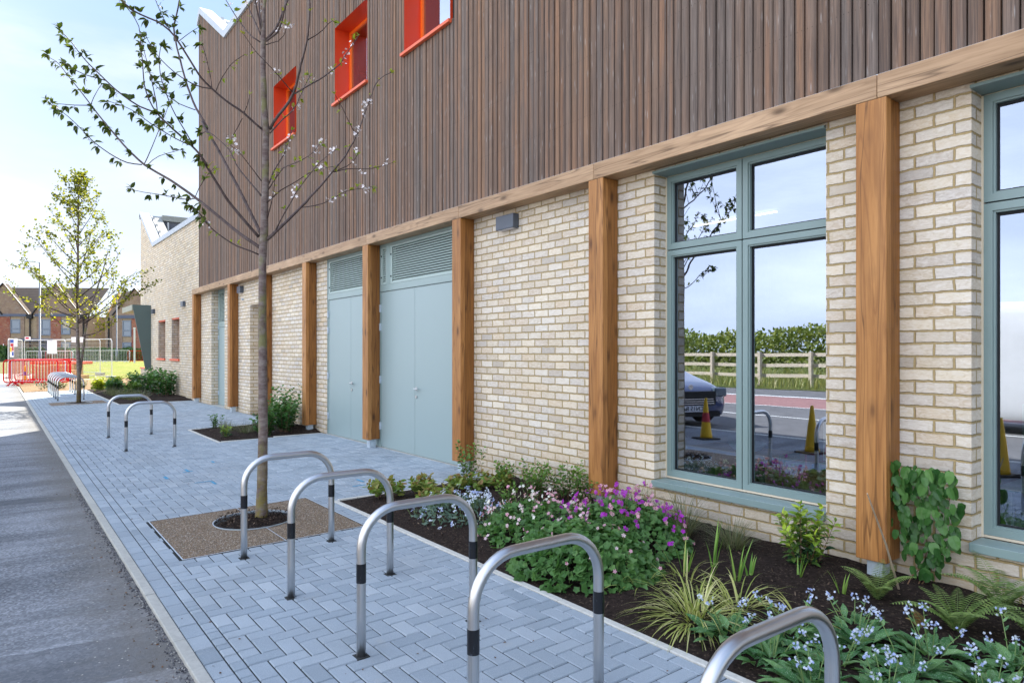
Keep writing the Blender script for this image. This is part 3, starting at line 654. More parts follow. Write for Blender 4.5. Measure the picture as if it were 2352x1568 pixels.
# timber clad storey: individual boards of varying width and thickness behind one mesh
OW = [(-15.385, -14.02, 6.09, 7.46), (-11.93, -10.575, 6.09, 7.46), (-9.27, -7.955, 6.09, 7.46), (-5.2, -3.85, 6.09, 7.46)]
def roofz(x):
    if x < XL+.28: return 11.72+(x-XL)*.7
    if x < -19.45: return 11.92-(x-XL-.28)*(1.72/(-19.45-XL-.28))
    return 10.17
b = MB(); x = XL
while x < XR:
    w = R.choice([.084, .090, .094, .098]); 
    if x+w > XR: w = XR-x
    ys = D-.012-R.choice([0, .004, .008, .012])+.0; b.rnd = R.random(); xe = x+w-.013
    spans = [(3.30, roofz((x+xe)/2))]
    for a, c, z0, z1 in OW:
        if xe > a and x < c: spans = [(3.30, z0), (z1, spans[-1][1])]
    cuts = []
    for s0, s1 in spans:
        jz = R.uniform(4.5, 9.0)
        cuts += [(s0, jz-.0015), (jz+.0015, s1)] if s0+.4 < jz < s1-.4 and R.random() < .5 else [(s0, s1)]
    u0 = R.randrange(100)
    for s0, s1 in cuts:
        uvf = [(0+u0, s0), (w+u0, s0), (w+u0, s1), (0+u0, s1)]
        b.face([(x, ys, s0), (xe, ys, s0), (xe, ys, s1), (x, ys, s1)], uvf)
        b.face([(xe, ys, s0), (xe, D+.02, s0), (xe, D+.02, s1), (xe, ys, s1)], uvf); b.face([(x, D+.02, s0), (x, ys, s0), (x, ys, s1), (x, D+.02, s1)], uvf)
    x += w
cl = b.build('timber_cladding', M['clad'], B)
b = MB()
for q in wall_rects(XL, XR, 3.29, 10.2, OW): b.face([(q[0], D+.012, q[2]), (q[1], D+.012, q[2]), (q[1], D+.012, q[3]), (q[0], D+.012, q[3])])
b.face([(XL, D+.012, 10.2), (-19.45, D+.012, 10.2), (XL+.28, D+.012, 11.9), (XL, D+.012, 11.7)])
b.face([(XL, 17, 3.25), (XL, D+.012, 3.25), (XL, D+.012, 11.7), (XL, 17, 11.7)]); b.face([(XR, D, -.3), (XR, 17, -.3), (XR, 17, 10.2), (XR, D, 10.2)]); b.face([(XR, 17, -.3), (XW, 17, -.3), (XW, 17, 5.7), (XR, 17, 5.7)])
b.face([(XR, 17, 5.7), (XL, 17, 5.7), (XL, 17, 10.2), (XR, 17, 10.2)])
b.build('backing_wall', M['clad_back'], B)
b = MB(); b.face([(XL+.28, D+.1, 11.80), (-19.45, D+.1, 10.08), (-19.45, 17, 10.08), (XL+.28, 17, 11.80)]); b.face([(-19.45, D+.1, 10.08), (XR, D+.1, 10.08), (XR, 17, 10.08), (-19.45, 17, 10.08)]); b.face([(XL, 17, 11.6), (XL, D+.1, 11.6), (XL+.28, D+.1, 11.8), (XL+.28, 17, 11.8)])
b.build('main_roof', M['roof_pale'], B)
b = MB(); cap(b, (XL-.06, 11.72), (XL+.25, 11.97), .2, -.07); cap(b, (XL+.25, 11.97), (-19.45, 10.24), .2, -.07); cap(b, (-19.45, 10.24), (XR, 10.24), .2, -.07); b.build('main_parapet', M['parapet'], B)
seam(XL+.5, 11.68, -19.7, 10.26, D+.45)
# beam in lengths with scarf joints
YF = D-.22
XJ = [-22.46, -20.3, -16.4, -12.95, -10.2, -7.45, -4.95, -2.2, .5, 4.2]
for i in range(len(XJ)-1):
    b = MB(); b.box(XJ[i]+.0015, XJ[i+1]-.0015, YF, D-.004, 3.272, 3.434); o = b.build('beam', M['beam'], B, bevel=.006)
b = MB(); b.box(XL, XR, YF+.05, D-.03, 3.434, 3.452); b.build('beam_flashing', M['galv'], B)
# posts on galvanised shoes
PX = [-22.246, -18.254, -15.571, -12.88, -10.138, -7.397, -4.818, -2.137, .55, 3.2]
for i, xr in enumerate(PX):
    b = MB(); b.box(xr-.205, xr, YF, YF+.07, .13, 3.27); p = b.build('post', M['post'], B, bevel=.005)
    b = MB(); b.box(xr-.198, xr-.006, YF+.074, D-.006, .135, 3.27); b.build('rear_board', M['post_shaded'], p, bevel=.004)
    b = MB(); b.box(xr-.155, xr-.05, YF+.055, YF+.165, -.1, .134); b.build('shoe', M['galv'], p, bevel=.003)
# ground floor windows
def window(x0, x1, z0, z1, vs_, hs_, ch):
    YW = D+RD; ft = .06; fd = .07
    w = MB(); e = .052
    def ring(b, a, c, s, t, wd, y0, y1):
        b.box(a, a+wd, y0, y1, s, t); b.box(c-wd, c, y0, y1, s, t); b.box(a+wd, c-wd, y0, y1, s, s+wd); b.box(a+wd, c-wd, y0, y1, t-wd, t)
    xs = [x0]+vs_+[x1]; zs = [z0]+hs_+[z1]; g = .005
    root = None; panes = []
    for i in range(len(xs)-1):
        for j in range(len(zs)-1):
            a = xs[i]+(g if i else 0); c = xs[i+1]-(g if i < len(xs)-2 else 0); s = zs[j]+(g if j else 0); t = zs[j+1]-(g if j < len(zs)-2 else 0)
            ring(w, a, c, s, t, .050, YW-fd, YW+.02); ring(w, a+.050, c-.050, s+.050, t-.050, .013, YW-fd+.012, YW+.02)
            panes.append((a+.063, c-.063, s+.063, t-.063))
    fr_ = w.build('window', M['frame'], B, bevel=.002)
    b = MB(); b.box(x0+.02, x1-.02, YW-.02, YW+.03, z0+.02, z1-.02, 'fb') if False else None
    for v in vs_: b.box(v-g, v+g, YW-.045, YW+.0, z0+.02, z1-.02)
    for h in hs_: b.box(x0+.02, x1-.02, YW-.044, YW+.001, h-g, h+g)
    for (a, c, s, t) in panes:
        for q in ((a-.001, a+.012, s, t), (c-.012, c+.001, s, t), (a+.012, c-.012, s, s+.012), (a+.012, c-.012, t-.02, t)): b.box(q[0], q[1], YW-.030, YW-.014, q[2], q[3])
    b.build('gasket', M['frame_dark'], fr_)
    for (a, c, s, t) in panes:
        b = MB(); b.face([(a, YW-.022, s), (c, YW-.022, s), (c, YW-.022, t), (a, YW-.022, t)]); b.build('pane', M['glass'], fr_)
    b = MB(); b.box(x0-.012, x0, YW-.075, YW, z0-.02, z1); b.box(x0-.0, x1, YW-.07, YW, z0-.018, z0-.002); b.box(x0, x1, YW-.06, YW, z1+.002, z1+.018); b.build('mastic_line', M['mastic'], fr_)
for (a, c, z0, z1) in WIN:
    window(a+.012, c-.012, z0+.03, z1-.035, [(a+c)/2], [z0+2.19], 0)
    b = MB(); b.box(a-.0, c+.0, D-.045, D+RD-.075, z0-.05, z0+.008); b.build('window_sill', M['frame'], B, bevel=.004)
    b = MB(); b.box(a, c, D-.03, D+RD-.06, z1-.028, z1-.006); b.build('head_flashing', M['frame'], B, bevel=.002)
# small orange framed windows of the wing
for (a, c, z0, z1) in SM:
    b = MB(); y = D+.30
    b.box(a, a+.06, y, y+.04, z0, z1); b.box(c-.10, c, y-.26, y+.04, z0, z1); b.box(a, c, D+.02, y+.04, z1-.05, z1-.001); b.box(a-.12, c+.02, D-.05, D+.1, z0-.05, z0+.02)
    o = b.build('window', M['orange_dull'], B); b = MB(); b.face([(a, y+.03, z0), (c, y+.03, z0), (c, y+.03, z1), (a, y+.03, z1)]); b.build('pane', M['dark_glass'], o)
# orange lined upper windows
for (a, c, z0, z1) in OW:
    d2 = D+.30; b = MB()
    b.face([(a, D-.03, z0), (a, d2, z0), (a, d2, z1), (a, D-.03, z1)]); b.face([(c, d2, z0), (c, D-.03, z0), (c, D-.03, z1), (c, d2, z1)])
    b.face([(a, D-.03, z1), (c, D-.03, z1), (c, d2, z1), (a, d2, z1)]); b.face([(a, d2, z0), (c, d2, z0), (c, D-.03, z0), (a, D-.03, z0)])
    o = b.build('window', M['orange'], B)
    b = MB(); y0, y1 = d2-.045, d2
    b.box(a, a+.055, y0, y1, z0, z1); b.box(c-.055, c, y0, y1, z0, z1); b.box(a+.055, c-.055, y0, y1, z1-.055, z1); b.box(a+.055, c-.055, y0, y1, z0, z0+.055)
    k2 = M['orange_frame'] = M.get('orange_frame') or steel_paint('bright_orange_frame', (.95, .16, .01), .4); b.build('frame', k2, o)
    b = MB(); b.face([(a+.05, d2-.015, z0+.05), (c-.05, d2-.015, z0+.05), (c-.05, d2-.015, z1-.05), (a+.05, d2-.015, z1-.05)]); b.build('pane', M['glass'], o)
    b = MB(); b.box(a-.06, c+.03, D-.075, D-.02, z0-.05, z0-.005); b.box(a, c, D-.02, D+.3, z0-.03, z0+.004); b.build('sill', M['orange_dull'], o, bevel=.003)
    b = MB(); b.box(a-.3, c+.3, d2+.9, d2+.95, z0-.3, z1+.3); b.build('blind', M['room'], o)
# doors with louvres over
def louvre(x0, x1, z0, z1, y, parent):
    b = MB(); t = .035
    b.box(x0, x0+.06, y-.01, y+.06, z0, z1); b.box(x1-.03, x1, y-.01, y+.06, z0, z1); b.box(x0+.06, x1-.03, y-.01, y+.06, z0, z0+.03); b.box(x0+.06, x1-.03, y-.01, y+.06, z1-.03, z1)
    n = int((z1-z0-.06)/.036)
    for i in range(n):
        z = z0+.03+(i+.5)*(z1-z0-.06)/n
        b.face([(x0+.06, y-.004, z-.019), (x1-.03, y-.004, z-.019), (x1-.03, y+.022, z+.012), (x0+.06, y+.022, z+.012)]); b.face([(x0+.06, y-.004, z-.018), (x1-.03, y-.004, z-.018), (x1-.03, y-.004, z-.010), (x0+.06, y-.004, z-.010)])
    o = b.build('louvre', M['louvre'], parent)
    b = MB(); b.face([(x0+.05, y+.055, z0), (x1-.03, y+.055, z0), (x1-.03, y+.055, z1), (x0+.05, y+.055, z1)])
    for zz in (z0+.12, z1-.14): b.tube([(x0+.03, y-.018, zz), (x0+.03, y-.008, zz)], .014, 10)
    b.build('mesh_backing', M['frame_dark'], o)
def handle(x, z, y, parent, s=1):
    b = MB(); b.tube([(x, y, z), (x, y-.012, z)], .027, 16); b.tube([(x, y-.012, z), (x, y-.05, z)], .011, 8); b.tube([(x, y-.05, z), (x-.02*s, y-.055, z), (x-.13*s, y-.055, z)], .011, 8)
    b.build('handle', M['steel'], parent); b = MB(); b.tube([(x+.0, y, z-.12), (x+.0, y-.012, z-.12)], .024, 16); b.build('keyhole_cover', M['steel'], parent)
def doorset(x0, x1, leaves, louvs, zl, y, hx, zt, hs):
    b = MB(); z1 = zt; f = .05
    b.box(x0, x0+f, y-.01, y+.08, -.02, z1); b.box(x1-f, x1, y-.01, y+.08, -.02, z1); b.box(x0+f, x1-f, y-.01, y+.08, z1-.05, z1); b.box(x0+f, x1-f, y-.012, y+.08, zl, zl+.10)
    for q in louvs[1:]: b.box(q[0]-.13, q[0], y-.011, y+.08, zl+.1, z1-.05)
    fr_ = b.build('door_frame', M['frame_l'], B, bevel=.003)
    for (a, c) in louvs: louvre(a, c, zl+.105, z1-.055, y+.004, fr_)
    b = MB(); b.box(x0+f, x1-f, y+.03, y+.07, -.03, zl); b.build('shadow_gap', M['frame_dark'], fr_)
    for i, (a, c) in enumerate(leaves):
        b = MB(); b.box(a, c, y+.002, y+.028, .012, zl-.006)
        lf = b.build('door_leaf', M['door'], B, bevel=.003)
        if i == hx: handle(a+.05 if hs < 0 else c-.05, 1.0, y+.002, lf, -1 if hs < 0 else 1)
    for zz in (.35, 1.1, 1.95, 2.25): b = MB(); b.box(x0+f-.012, x0+f+.012, y-.028, y+.0, zz-.06, zz+.06); b.build('hinge', M['galv'], fr_)
M['frame_l'] = steel_paint('sage_door_frame', (.26, .345, .33), .35)
doorset(-12.36, -10.19, [(-12.31, -11.323), (-11.317, -10.24)], [(-12.30, -10.245)], 2.52, D+.012, 1, 3.285, -1)
doorset(-10.185, -7.505, [(-10.13, -9.02), (-9.014, -7.56)], [(-10.13, -9.93), (-9.80, -7.56)], 2.52, D+.012, 1, 3.285, -1)
doorset(-21.0, -19.62, [(-20.95, -19.67)], [(-20.95, -19.67)], 2.25, D+RD-.05, 0, 3.32, 1)
for q in ((-12.4, -7.45, D-.01, D+.06, -.06, .008), (-21.03, -19.6, D-.01, D+.3, -.06, .006)): b = MB(); b.box(*q); b.build('door_threshold', M['kerb'], B)
# wall lamps
for x, w, z in ((-6.805, .353, 3.03), (-18.1, .30, 3.03), (-24.75, .36, 3.03), (-30.1, .34, 3.03)):
    b = MB(); b.box(x, x+w, D-.09, D, z, z+.17); l_ = b.build('wall_lamp', M['lamp_black'], B, bevel=.006)
    b = MB(); b.box(x+.03, x+w-.03, D-.075, D-.02, z-.004, z-.001); b.build('lens', M['white_board'], l_)
b = MB(); b.tube([(-17.8, D-.05, 2.86), (-17.8, D, 2.86)], .03, 10); b.build('vent_cap', M['galv'], B)
# canopy and tapered fin at the porch
b = MB(); y1 = D+.0
prof = [(D, .82), (D-.20, .82), (D-.66, 3.40), (D, 3.40)]
for x in (-30.72, -30.66): b.face([(x, p[0], p[1]) for p in (prof if x > -30.7 else prof[::-1])])
for i in range(4):
    p, q = prof[i], prof[(i+1) % 4]; b.face([(-30.72, p[0], p[1]), (-30.66, p[0], p[1]), (-30.66, q[0], q[1]), (-30.72, q[0], q[1])])
b.build('canopy_fin', M['green_dark'], B)
b = MB(); b.box(-33.4, -30.73, D-.66, D-.002, 3.18, 3.40); b.build('canopy', steel_paint('olive_canopy', (.25, .26, .19), .5), B)
# dark room behind the ground floor windows, with strip lights
b = MB(); x0, x1, y0, y1 = -6.6, XR-.1, D+RD+.05, D+5.5
b.face([(x0, y1, 0), (x1, y1, 0), (x1, y1, 3.24), (x0, y1, 3.24)]); b.face([(x0, y0, 0), (x0, y1, 0), (x0, y1, 3.24), (x0, y0, 3.24)]); b.face([(x1, y1, 0), (x1, y0, 0), (x1, y0, 3.24), (x1, y1, 3.24)])
b.face([(x0, y1, 3.24), (x1, y1, 3.24), (x1, y0, 3.24), (x0, y0, 3.24)])
for q in wall_rects(x0, x1, 0, 3.24, WIN): b.face([(q[0], y0, q[2]), (q[0], y0, q[3]), (q[1], y0, q[3]), (q[1], y0, q[2])])
b.build('room_lining', M['room'], B)
b = MB(); b.face([(x0, y0, .01), (x1, y0, .01), (x1, y1, .01), (x0, y1, .01)]); b.build('room_floor', M['room_floor'], B)
for xa, xb in ((-5.75, -4.55), (-3.6, -2.4), (-1.4, -.2)):
    b = MB(); b.box(xa, xb, 7.355, 7.378, 3.20, 3.215); b.build('strip_light', M['strip'], B)
# ================================================================== CYCLE STANDS
def stand_parts(root, y0, y1, h=.775, r=.025, rad=.21):
    pts = []; zb = gz(y0); w = y1-y0
    for z in (-.02, .2, .4, h-rad): pts.append((0, 0, z))
    for k in range(1, 10): a = math.pi/2*k/9; pts.append((0, rad-rad*math.cos(a), h-rad+rad*math.sin(a)))
    for q in (.3, .5, .7): pts.append((0, w*q, h+q*.0))
    for k in range(0, 10): a = math.pi/2*k/9; pts.append((0, w-rad+rad*math.sin(a), h-rad+rad*math.cos(a)))
    for z in (.4, .2, -.02): pts.append((0, w, z))
    b = MB(); b.tube(pts, r, 20); b.build('tube', M['steel'], root, smooth=True)
    for y in (0, w):
        b = MB(); b.tube([(0, y, .392), (0, y, .495)], r+.0012, 20); b.build('black_band', M['band'], root)
    for y in (0, w):
        b = MB(); b.box(-.036, .036, y-.036, y+.036, -.01, gz(y0+y)-gz(y0)+.0015); b.build('foot_grout', M['joint'], root)
NEARL = ['steel cycle stand standing closest of all, cut by the bottom right corner of the view', 'steel cycle stand second closest, between the blue flowered bed edge and the kerb', 'steel cycle stand in the middle of the near row of five', 'steel cycle stand fourth closest, just in front of the gravel tree pit', 'steel cycle stand at the corner of the gravel tree pit, farthest of the near row']
st0 = empty('cycle_stand', NEARL[0], 'cycle stand', (-1.20, 1.56, gz(1.56)), 0, 'cycle stands along the pavement'); stand_parts(st0, 1.56, 2.28)
def put_stand(x, y, label, rz=0):
    o = copy_tree(st0); o.location = (x, y, gz(y)); o.rotation_euler = (0, 0, rz); o['label'] = label
for (x, rz), l_ in zip([(-2.325, .012), (-3.40, 0), (-4.485, -.008), (-5.56, .005)], NEARL[1:]): put_stand(x, 1.56, l_, rz)
put_stand(-12.62, 1.69, 'right one of the two cycle stands standing between the two trees')
put_stand(-14.79, 1.69, 'left one of the two cycle stands standing between the two trees')
for i, w_ in enumerate(['nearest', 'second nearest', 'third', 'fourth', 'fifth', 'farthest']):
    put_stand(-26.75-1.15*i, 1.62+.008*i, w_+' of the six distant cycle stands behind the far tree')
# ================================================================== PLANT GENERATORS
UP = Vector((0, 0, 1))
def rv(s=1): return Vector((R.uniform(-s, s), R.uniform(-s, s), R.uniform(-s, s)))
def frame_(d, n):
    d = d.normalized(); n = (n-d*n.dot(d)); n = n.normalized() if n.length > 1e-5 else d.orthogonal().normalized(); return d, d.cross(n), n
def lance(b, p, d, n, L_, w, fold=.25, droop=.15, rnd=None):
    """pointed leaf folded along its midrib, six faces"""
    b.rnd = R.random() if rnd is None else rnd
    d, s, n = frame_(d, n); m1 = p+d*L_*.33-n*droop*L_*.1; m2 = p+d*L_*.68-n*droop*L_*.4; tip = p+d*L_-n*droop*L_
    for sg in (1, -1):
        a = p+d*L_*.3+s*w*.5*sg+n*fold*w*.5; c = p+d*L_*.66+s*w*.40*sg+n*fold*w*.4-n*droop*L_*.35
        q = [(p, a, m1), (m1, a, c, m2), (m2, c, tip)]
        for f in q: b.face(f if sg > 0 else f[::-1], [(0, 0)]*len(f))
def rounded(b, p, d, n, L_, w, lobes=0, cup=.15, rnd=None, heart=False):
    b.rnd = R.random() if rnd is None else rnd
    d, s, n = frame_(d, n); c = p+d*L_*.45-n*cup*w*.3; K = 10 if not lobes else lobes*2+1; ring = []
    for k in range(K+1):
        a = -math.pi+2*math.pi*k/K; rr = 1.0
        if lobes: rr = 1.0 if k % 2 else .72
        if heart: rr = .92+.50*max(0, math.cos(a))**4
        x = math.cos(a); y = math.sin(a)
        if k in (0, K) : rr = .72
        ring.append(p+d*(L_*.45+x*rr*L_*.52)+s*(y*rr*w*.5)+n*(cup*w*(abs(y)*.3)-.12*L_*max(0, x)**2))
    for k in range(K): b.face((c, ring[k], ring[k+1]), [(0, 0)]*3)
def blade(b, p, d, n, L_, w, bend=.8, seg=5, rnd=None, tw=0):
    """long arching grass blade"""
    b.rnd = R.random() if rnd is None else rnd
    d = d.normalized(); h = Vector((d.x, d.y, 0)); h = h.normalized() if h.length > .01 else Vector((1, 0, 0)); s = Vector((-h.y, h.x, 0)); prev = None; pos = p.copy(); dd = d.copy()
    for k in range(seg+1):
        t = k/seg; ww = w*(.65+.6*t if t < .4 else (1-t)/.6*.9+.03); s2 = (s+UP*tw*t).normalized()
        cur = (pos-s2*ww*.5, pos+s2*ww*.5)
        if prev: b.face((prev[0], prev[1], cur[1], cur[0]), [(0, 0)]*4)
        prev = cur; dd = (dd+(h*.55-UP)*bend/seg*(.4+t*1.3)).normalized(); pos = pos+dd*L_/seg
def flower(b, p, n, r, pet=5):
    b.rnd = R.random(); d, s, n = frame_(n.orthogonal(), n); ph = R.random()*6
    for k in range(pet):
        a = ph+2*math.pi*k/pet; q = math.pi/pet*.85
        e = lambda an, rr, h: p+(d*math.cos(an)+s*math.sin(an))*rr+n*h
        b.face((p, e(a-q, r*.7, r*.2), e(a, r, r*.12), e(a+q, r*.7, r*.2)), [(0, 0)]*4)
def plant(name, label, cat, base, parts, group=None):
    t = empty(name, label, cat, base, 0, group)
    for nm, b, m in parts:
        if b.f: tag(b.build(nm, m, t, smooth=False), kind='stuff')
    return t
def sprig_stems(b, n, spread, h, r=.003, lean=.5):
    """returns list of stem polylines from the origin"""
    out = []
    for i in range(n):
        a = R.uniform(0, 6.283); l_ = R.random()**.5*lean; top = Vector((math.cos(a)*l_*h, math.sin(a)*l_*h, h*R.uniform(.65, 1.05)*(1-.3*l_)))
        base = Vector((math.cos(a)*spread*R.random(), math.sin(a)*spread*R.random(), -.02)); mid = base.lerp(top, .5)+Vector((R.uniform(-.1, .1)*h, R.uniform(-.1, .1)*h, h*.05)); pts = []
        for k in range(7): t_ = k/6; pts.append(base*(1-t_)**2+mid*2*t_*(1-t_)+top*t_**2)
        b.tube(pts, [r*(1-.6*k/6) for k in range(7)], 4, False); out.append(pts)
    return out
def shrub(name, label, cat, base, h, n, kind, leafL, leafW, mat, stem=None, lean=.5, spread=.05, per=22, group=None, flowers=None, squash=1, bare=.2, r=.003):
    st, lf = MB(), MB(); fl = {}
    for pts in sprig_stems(st, n, spread, h, r, lean):
        for k in range(per):
            t_ = bare+(1-bare)*(k+R.random()*.6)/per; i = min(5, int(t_*6)); u = t_*6-i; p = pts[i].lerp(pts[i+1], min(1, u)); ax = (pts[i+1]-pts[i]).normalized()
            a = k*2.4+R.uniform(-.4, .4); o = ax.orthogonal().normalized(); o2 = ax.cross(o); d = (o*math.cos(a)+o2*math.sin(a))*.9+ax*.55+UP*R.uniform(-.25, .25)
            sz = R.uniform(.65, 1.15)*(1-.35*abs(t_-.5)); yng = min(1, max(0, t_*1.0+R.gauss(-.2, .2)))
            if kind == 'lance': lance(lf, p+d.normalized()*.004, d, UP+rv(.5), leafL*sz, leafW*sz, rnd=yng)
            elif kind == 'heart': rounded(lf, p, d, UP*.6+d*.8+rv(.4), leafL*sz, leafW*sz, heart=True, rnd=yng)
            else: q = p+d.normalized()*leafL*.35; rounded(lf, q, d, UP+rv(.6), leafL*sz, leafW*sz, lobes=5, rnd=yng)
    return plant(name, label, cat, base, [('stems', st, stem or M['stem_brown']), ('leaves', lf, mat)], group)
def gsoil(x, y): return Vector((x, y, gz(y)+.01))
def tuft(name, label, cat, x, y, n, L_, w, mat, spread=.06, lean=.6, bend=.9, group=None, up=.0, tw=.2):
    b = MB()
    for i in range(n):
        a = R.uniform(0, 6.283); l_ = R.uniform(.05, lean); d = Vector((math.cos(a)*l_, math.sin(a)*l_, 1))
        blade(b, Vector((math.cos(a)*spread*R.random(), math.sin(a)*spread*R.random(), -.02)), d, UP, L_*R.uniform(.55, 1.1), w*R.uniform(.7, 1.2), bend*R.uniform(.5, 1.2), 6, tw=R.uniform(-tw, tw))
    return plant(name, label, cat, gsoil(x, y), [('blades', b, mat)], group)
def fern(name, label, x, y, n, L_, mat, group='ferns in the planting bed', az=None, z=0):
    b = MB(); st = MB()
    for i in range(n):
        a = (2*math.pi*i/n+R.uniform(-.3, .3)) if az is None else az[i]; el = R.uniform(1.6, 4.0); pos = Vector((0, 0, 0)); dd = Vector((math.cos(a), math.sin(a), el)).normalized(); pts = [pos.copy()]; LL = L_*R.uniform(.75, 1.1)
        for k in range(18):
            pos = pos+dd*LL/18; pts.append(pos.copy()); dd = (dd+Vector((math.cos(a)*.02, math.sin(a)*.02, -.085))).normalized()
        st.tube(pts, [.0022*(1-k/22) for k in range(19)], 3, False)
        for k in range(2, 26):
            t_ = k/26; i_ = min(17, int(t_*18)); p = pts[i_].lerp(pts[i_+1], t_*18-i_); ax = (pts[i_+1]-pts[i_]).normalized(); sd = ax.cross(UP).normalized(); wl = LL*.26*math.sin(min(1, t_*1.9)*math.pi/2)*(1-t_)**.75+.004
            for sg in (1, -1):
                rr = R.random(); d = sd*sg+ax*.35-UP*.12; nrm = sd.cross(ax)*1
                q = p.copy(); m_ = 5
                lance(b, q, d, UP*1, wl, wl*.20+.004, .1, .12, rr)
    return plant(name, label, 'fern', gsoil(x, y)+Vector((0, 0, z)), [('stalks', st, M['stem_green']), ('fronds', b, mat)], group)
# ---- geranium mounds: lobed leaves over a dome, flowers on thin stalks above
def mound(name, label, cat, cx, cy, rx, ry, h, nl, leafL, leafmat, fls, nf, fr_, lobes=5, kind='lobed', fh=.10, clus=1, group=None, budmat=None, rot=0, leafW=None):
    lf, st, bu = MB(), MB(), MB(); fb = [MB() for _ in fls]; base = Vector((cx, cy, gz(cy)))
    def dome(a, r_): 
        X = math.cos(a)*r_*rx; Y = math.sin(a)*r_*ry; X, Y = X*math.cos(rot)-Y*math.sin(rot), X*math.sin(rot)+Y*math.cos(rot)
        hh = h*max(0, 1-r_**2.6)*(1+.35*MN.noise(Vector((X*6+cx, Y*6+cy, 1)))); return Vector((X, Y, hh+.01))
    for i in range(nl):
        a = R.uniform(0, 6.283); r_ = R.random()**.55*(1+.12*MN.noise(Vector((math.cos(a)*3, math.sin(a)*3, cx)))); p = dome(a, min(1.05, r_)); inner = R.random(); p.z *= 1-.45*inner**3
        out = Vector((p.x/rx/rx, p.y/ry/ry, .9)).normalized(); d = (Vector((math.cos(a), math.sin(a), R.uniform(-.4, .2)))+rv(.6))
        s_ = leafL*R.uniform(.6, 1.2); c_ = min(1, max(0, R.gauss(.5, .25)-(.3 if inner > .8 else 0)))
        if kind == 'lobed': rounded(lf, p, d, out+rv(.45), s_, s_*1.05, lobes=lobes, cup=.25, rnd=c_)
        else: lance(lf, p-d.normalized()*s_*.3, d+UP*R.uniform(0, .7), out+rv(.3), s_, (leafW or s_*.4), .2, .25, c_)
    for i in range(nf):
        a = R.uniform(0, 6.283); r_ = R.random()**.6; p = dome(a, r_); top = p+Vector((math.cos(a)*r_*.05, math.sin(a)*r_*.05, 0))+rv(.03)+UP*fh*R.uniform(.3, 1.2)
        st.tube([p-UP*.05, p.lerp(top, .6)+rv(.008), top], .0016, 3, False); j = i % len(fls) if R.random() < .8 else R.randrange(len(fls))
        for q in range(clus):
            pp = top+rv(.018 if clus > 1 else 0)*1.0; flower(fb[j], pp, UP*.5+Vector((math.cos(a), math.sin(a), 0))*.5+Vector((.2, -.5, 0))+rv(.6), fr_*R.uniform(.75, 1.1))
        if budmat and R.random() < .75:
            for q in range(3): pp = top+rv(.02); lance(bu, pp, rv(1)-UP*.4, UP, .016, .008)
    parts = [('leaves', lf, leafmat), ('stalks', st, M['stem_green'])]+[('flowers', f, m) for f, m in zip(fb, fls)]
    if budmat: parts.append(('buds', bu, budmat))
    return plant(name, label, cat, base, parts, group)
FG = 'flowering ground cover plants in the near bed'
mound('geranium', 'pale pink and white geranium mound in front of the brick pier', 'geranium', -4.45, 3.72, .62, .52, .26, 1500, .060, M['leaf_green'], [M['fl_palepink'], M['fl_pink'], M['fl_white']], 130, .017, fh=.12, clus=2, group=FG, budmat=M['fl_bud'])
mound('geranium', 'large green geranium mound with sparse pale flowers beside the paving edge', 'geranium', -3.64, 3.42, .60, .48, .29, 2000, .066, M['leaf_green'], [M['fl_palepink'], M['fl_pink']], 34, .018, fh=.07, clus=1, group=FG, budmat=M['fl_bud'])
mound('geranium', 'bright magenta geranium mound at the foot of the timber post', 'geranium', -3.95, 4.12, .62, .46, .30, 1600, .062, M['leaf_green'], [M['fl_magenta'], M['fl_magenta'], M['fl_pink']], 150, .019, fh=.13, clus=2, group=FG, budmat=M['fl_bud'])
mound('forget_me_not', 'clump of small pale blue flowers left of the pink geraniums', 'forget-me-not', -5.42, 3.52, .50, .40, .17, 900, .05, M['leaf_grey'], [M['fl_blue'], M['fl_bluewhite'], M['fl_bluewhite']], 110, .009, kind='lance', fh=.09, clus=7, group=FG, rot=.4)
# ---- epimedium and shrubs along the wall
EG = 'bronze green leafy plants at the far end of the near bed'
for (x, y, lab) in ((-6.62, 3.32, 'bronze green leafy clump at the corner of the near bed'), (-6.50, 3.72, 'lime green leafy clump behind the corner one'), (-6.30, 4.10, 'leafy clump in the middle of the short end of the near bed'), (-6.25, 4.5, 'leafy clump nearest the doors, beside the post shoe'), (-5.95, 3.55, 'low bronze leafy clump next to the pale blue flowers')):
    shrub('epimedium', lab, 'leafy plant', gsoil(x, y), .24, 26, 'heart', .062, .05, M['leaf_bronze'], M['stem_brown'], .9, .12, 9, group=EG, bare=.45, r=.0015)
SG = 'young shrubs in front of the brick wall'
for (x, y, h, lab) in ((-6.72, 4.45, .52, 'tall slim young shrub at the foot of the post beside the doors'), (-6.2, 4.62, .34, 'young green shrub below the wall lamp, left of its group'), (-5.85, 4.72, .40, 'young shrub under the middle of the brick panel'), (-5.55, 4.50, .36, 'bushy young shrub in front of the brick panel'), (-5.35, 4.74, .46, 'upright young shrub right of the middle of the brick panel'), (-5.05, 4.72, .42, 'young shrub close to the left side of the wide timber post'), (-5.45, 4.05, .28, 'small young shrub standing alone on the dark mulch')):
    shrub('young_shrub', lab, 'shrub', gsoil(x, y), h, 11 if h > .3 else 6, 'lobed', .05, .042, M['leaf_shrub'], M['stem_brown'], .45, .05, 20, group=SG, bare=.15, r=.0025)
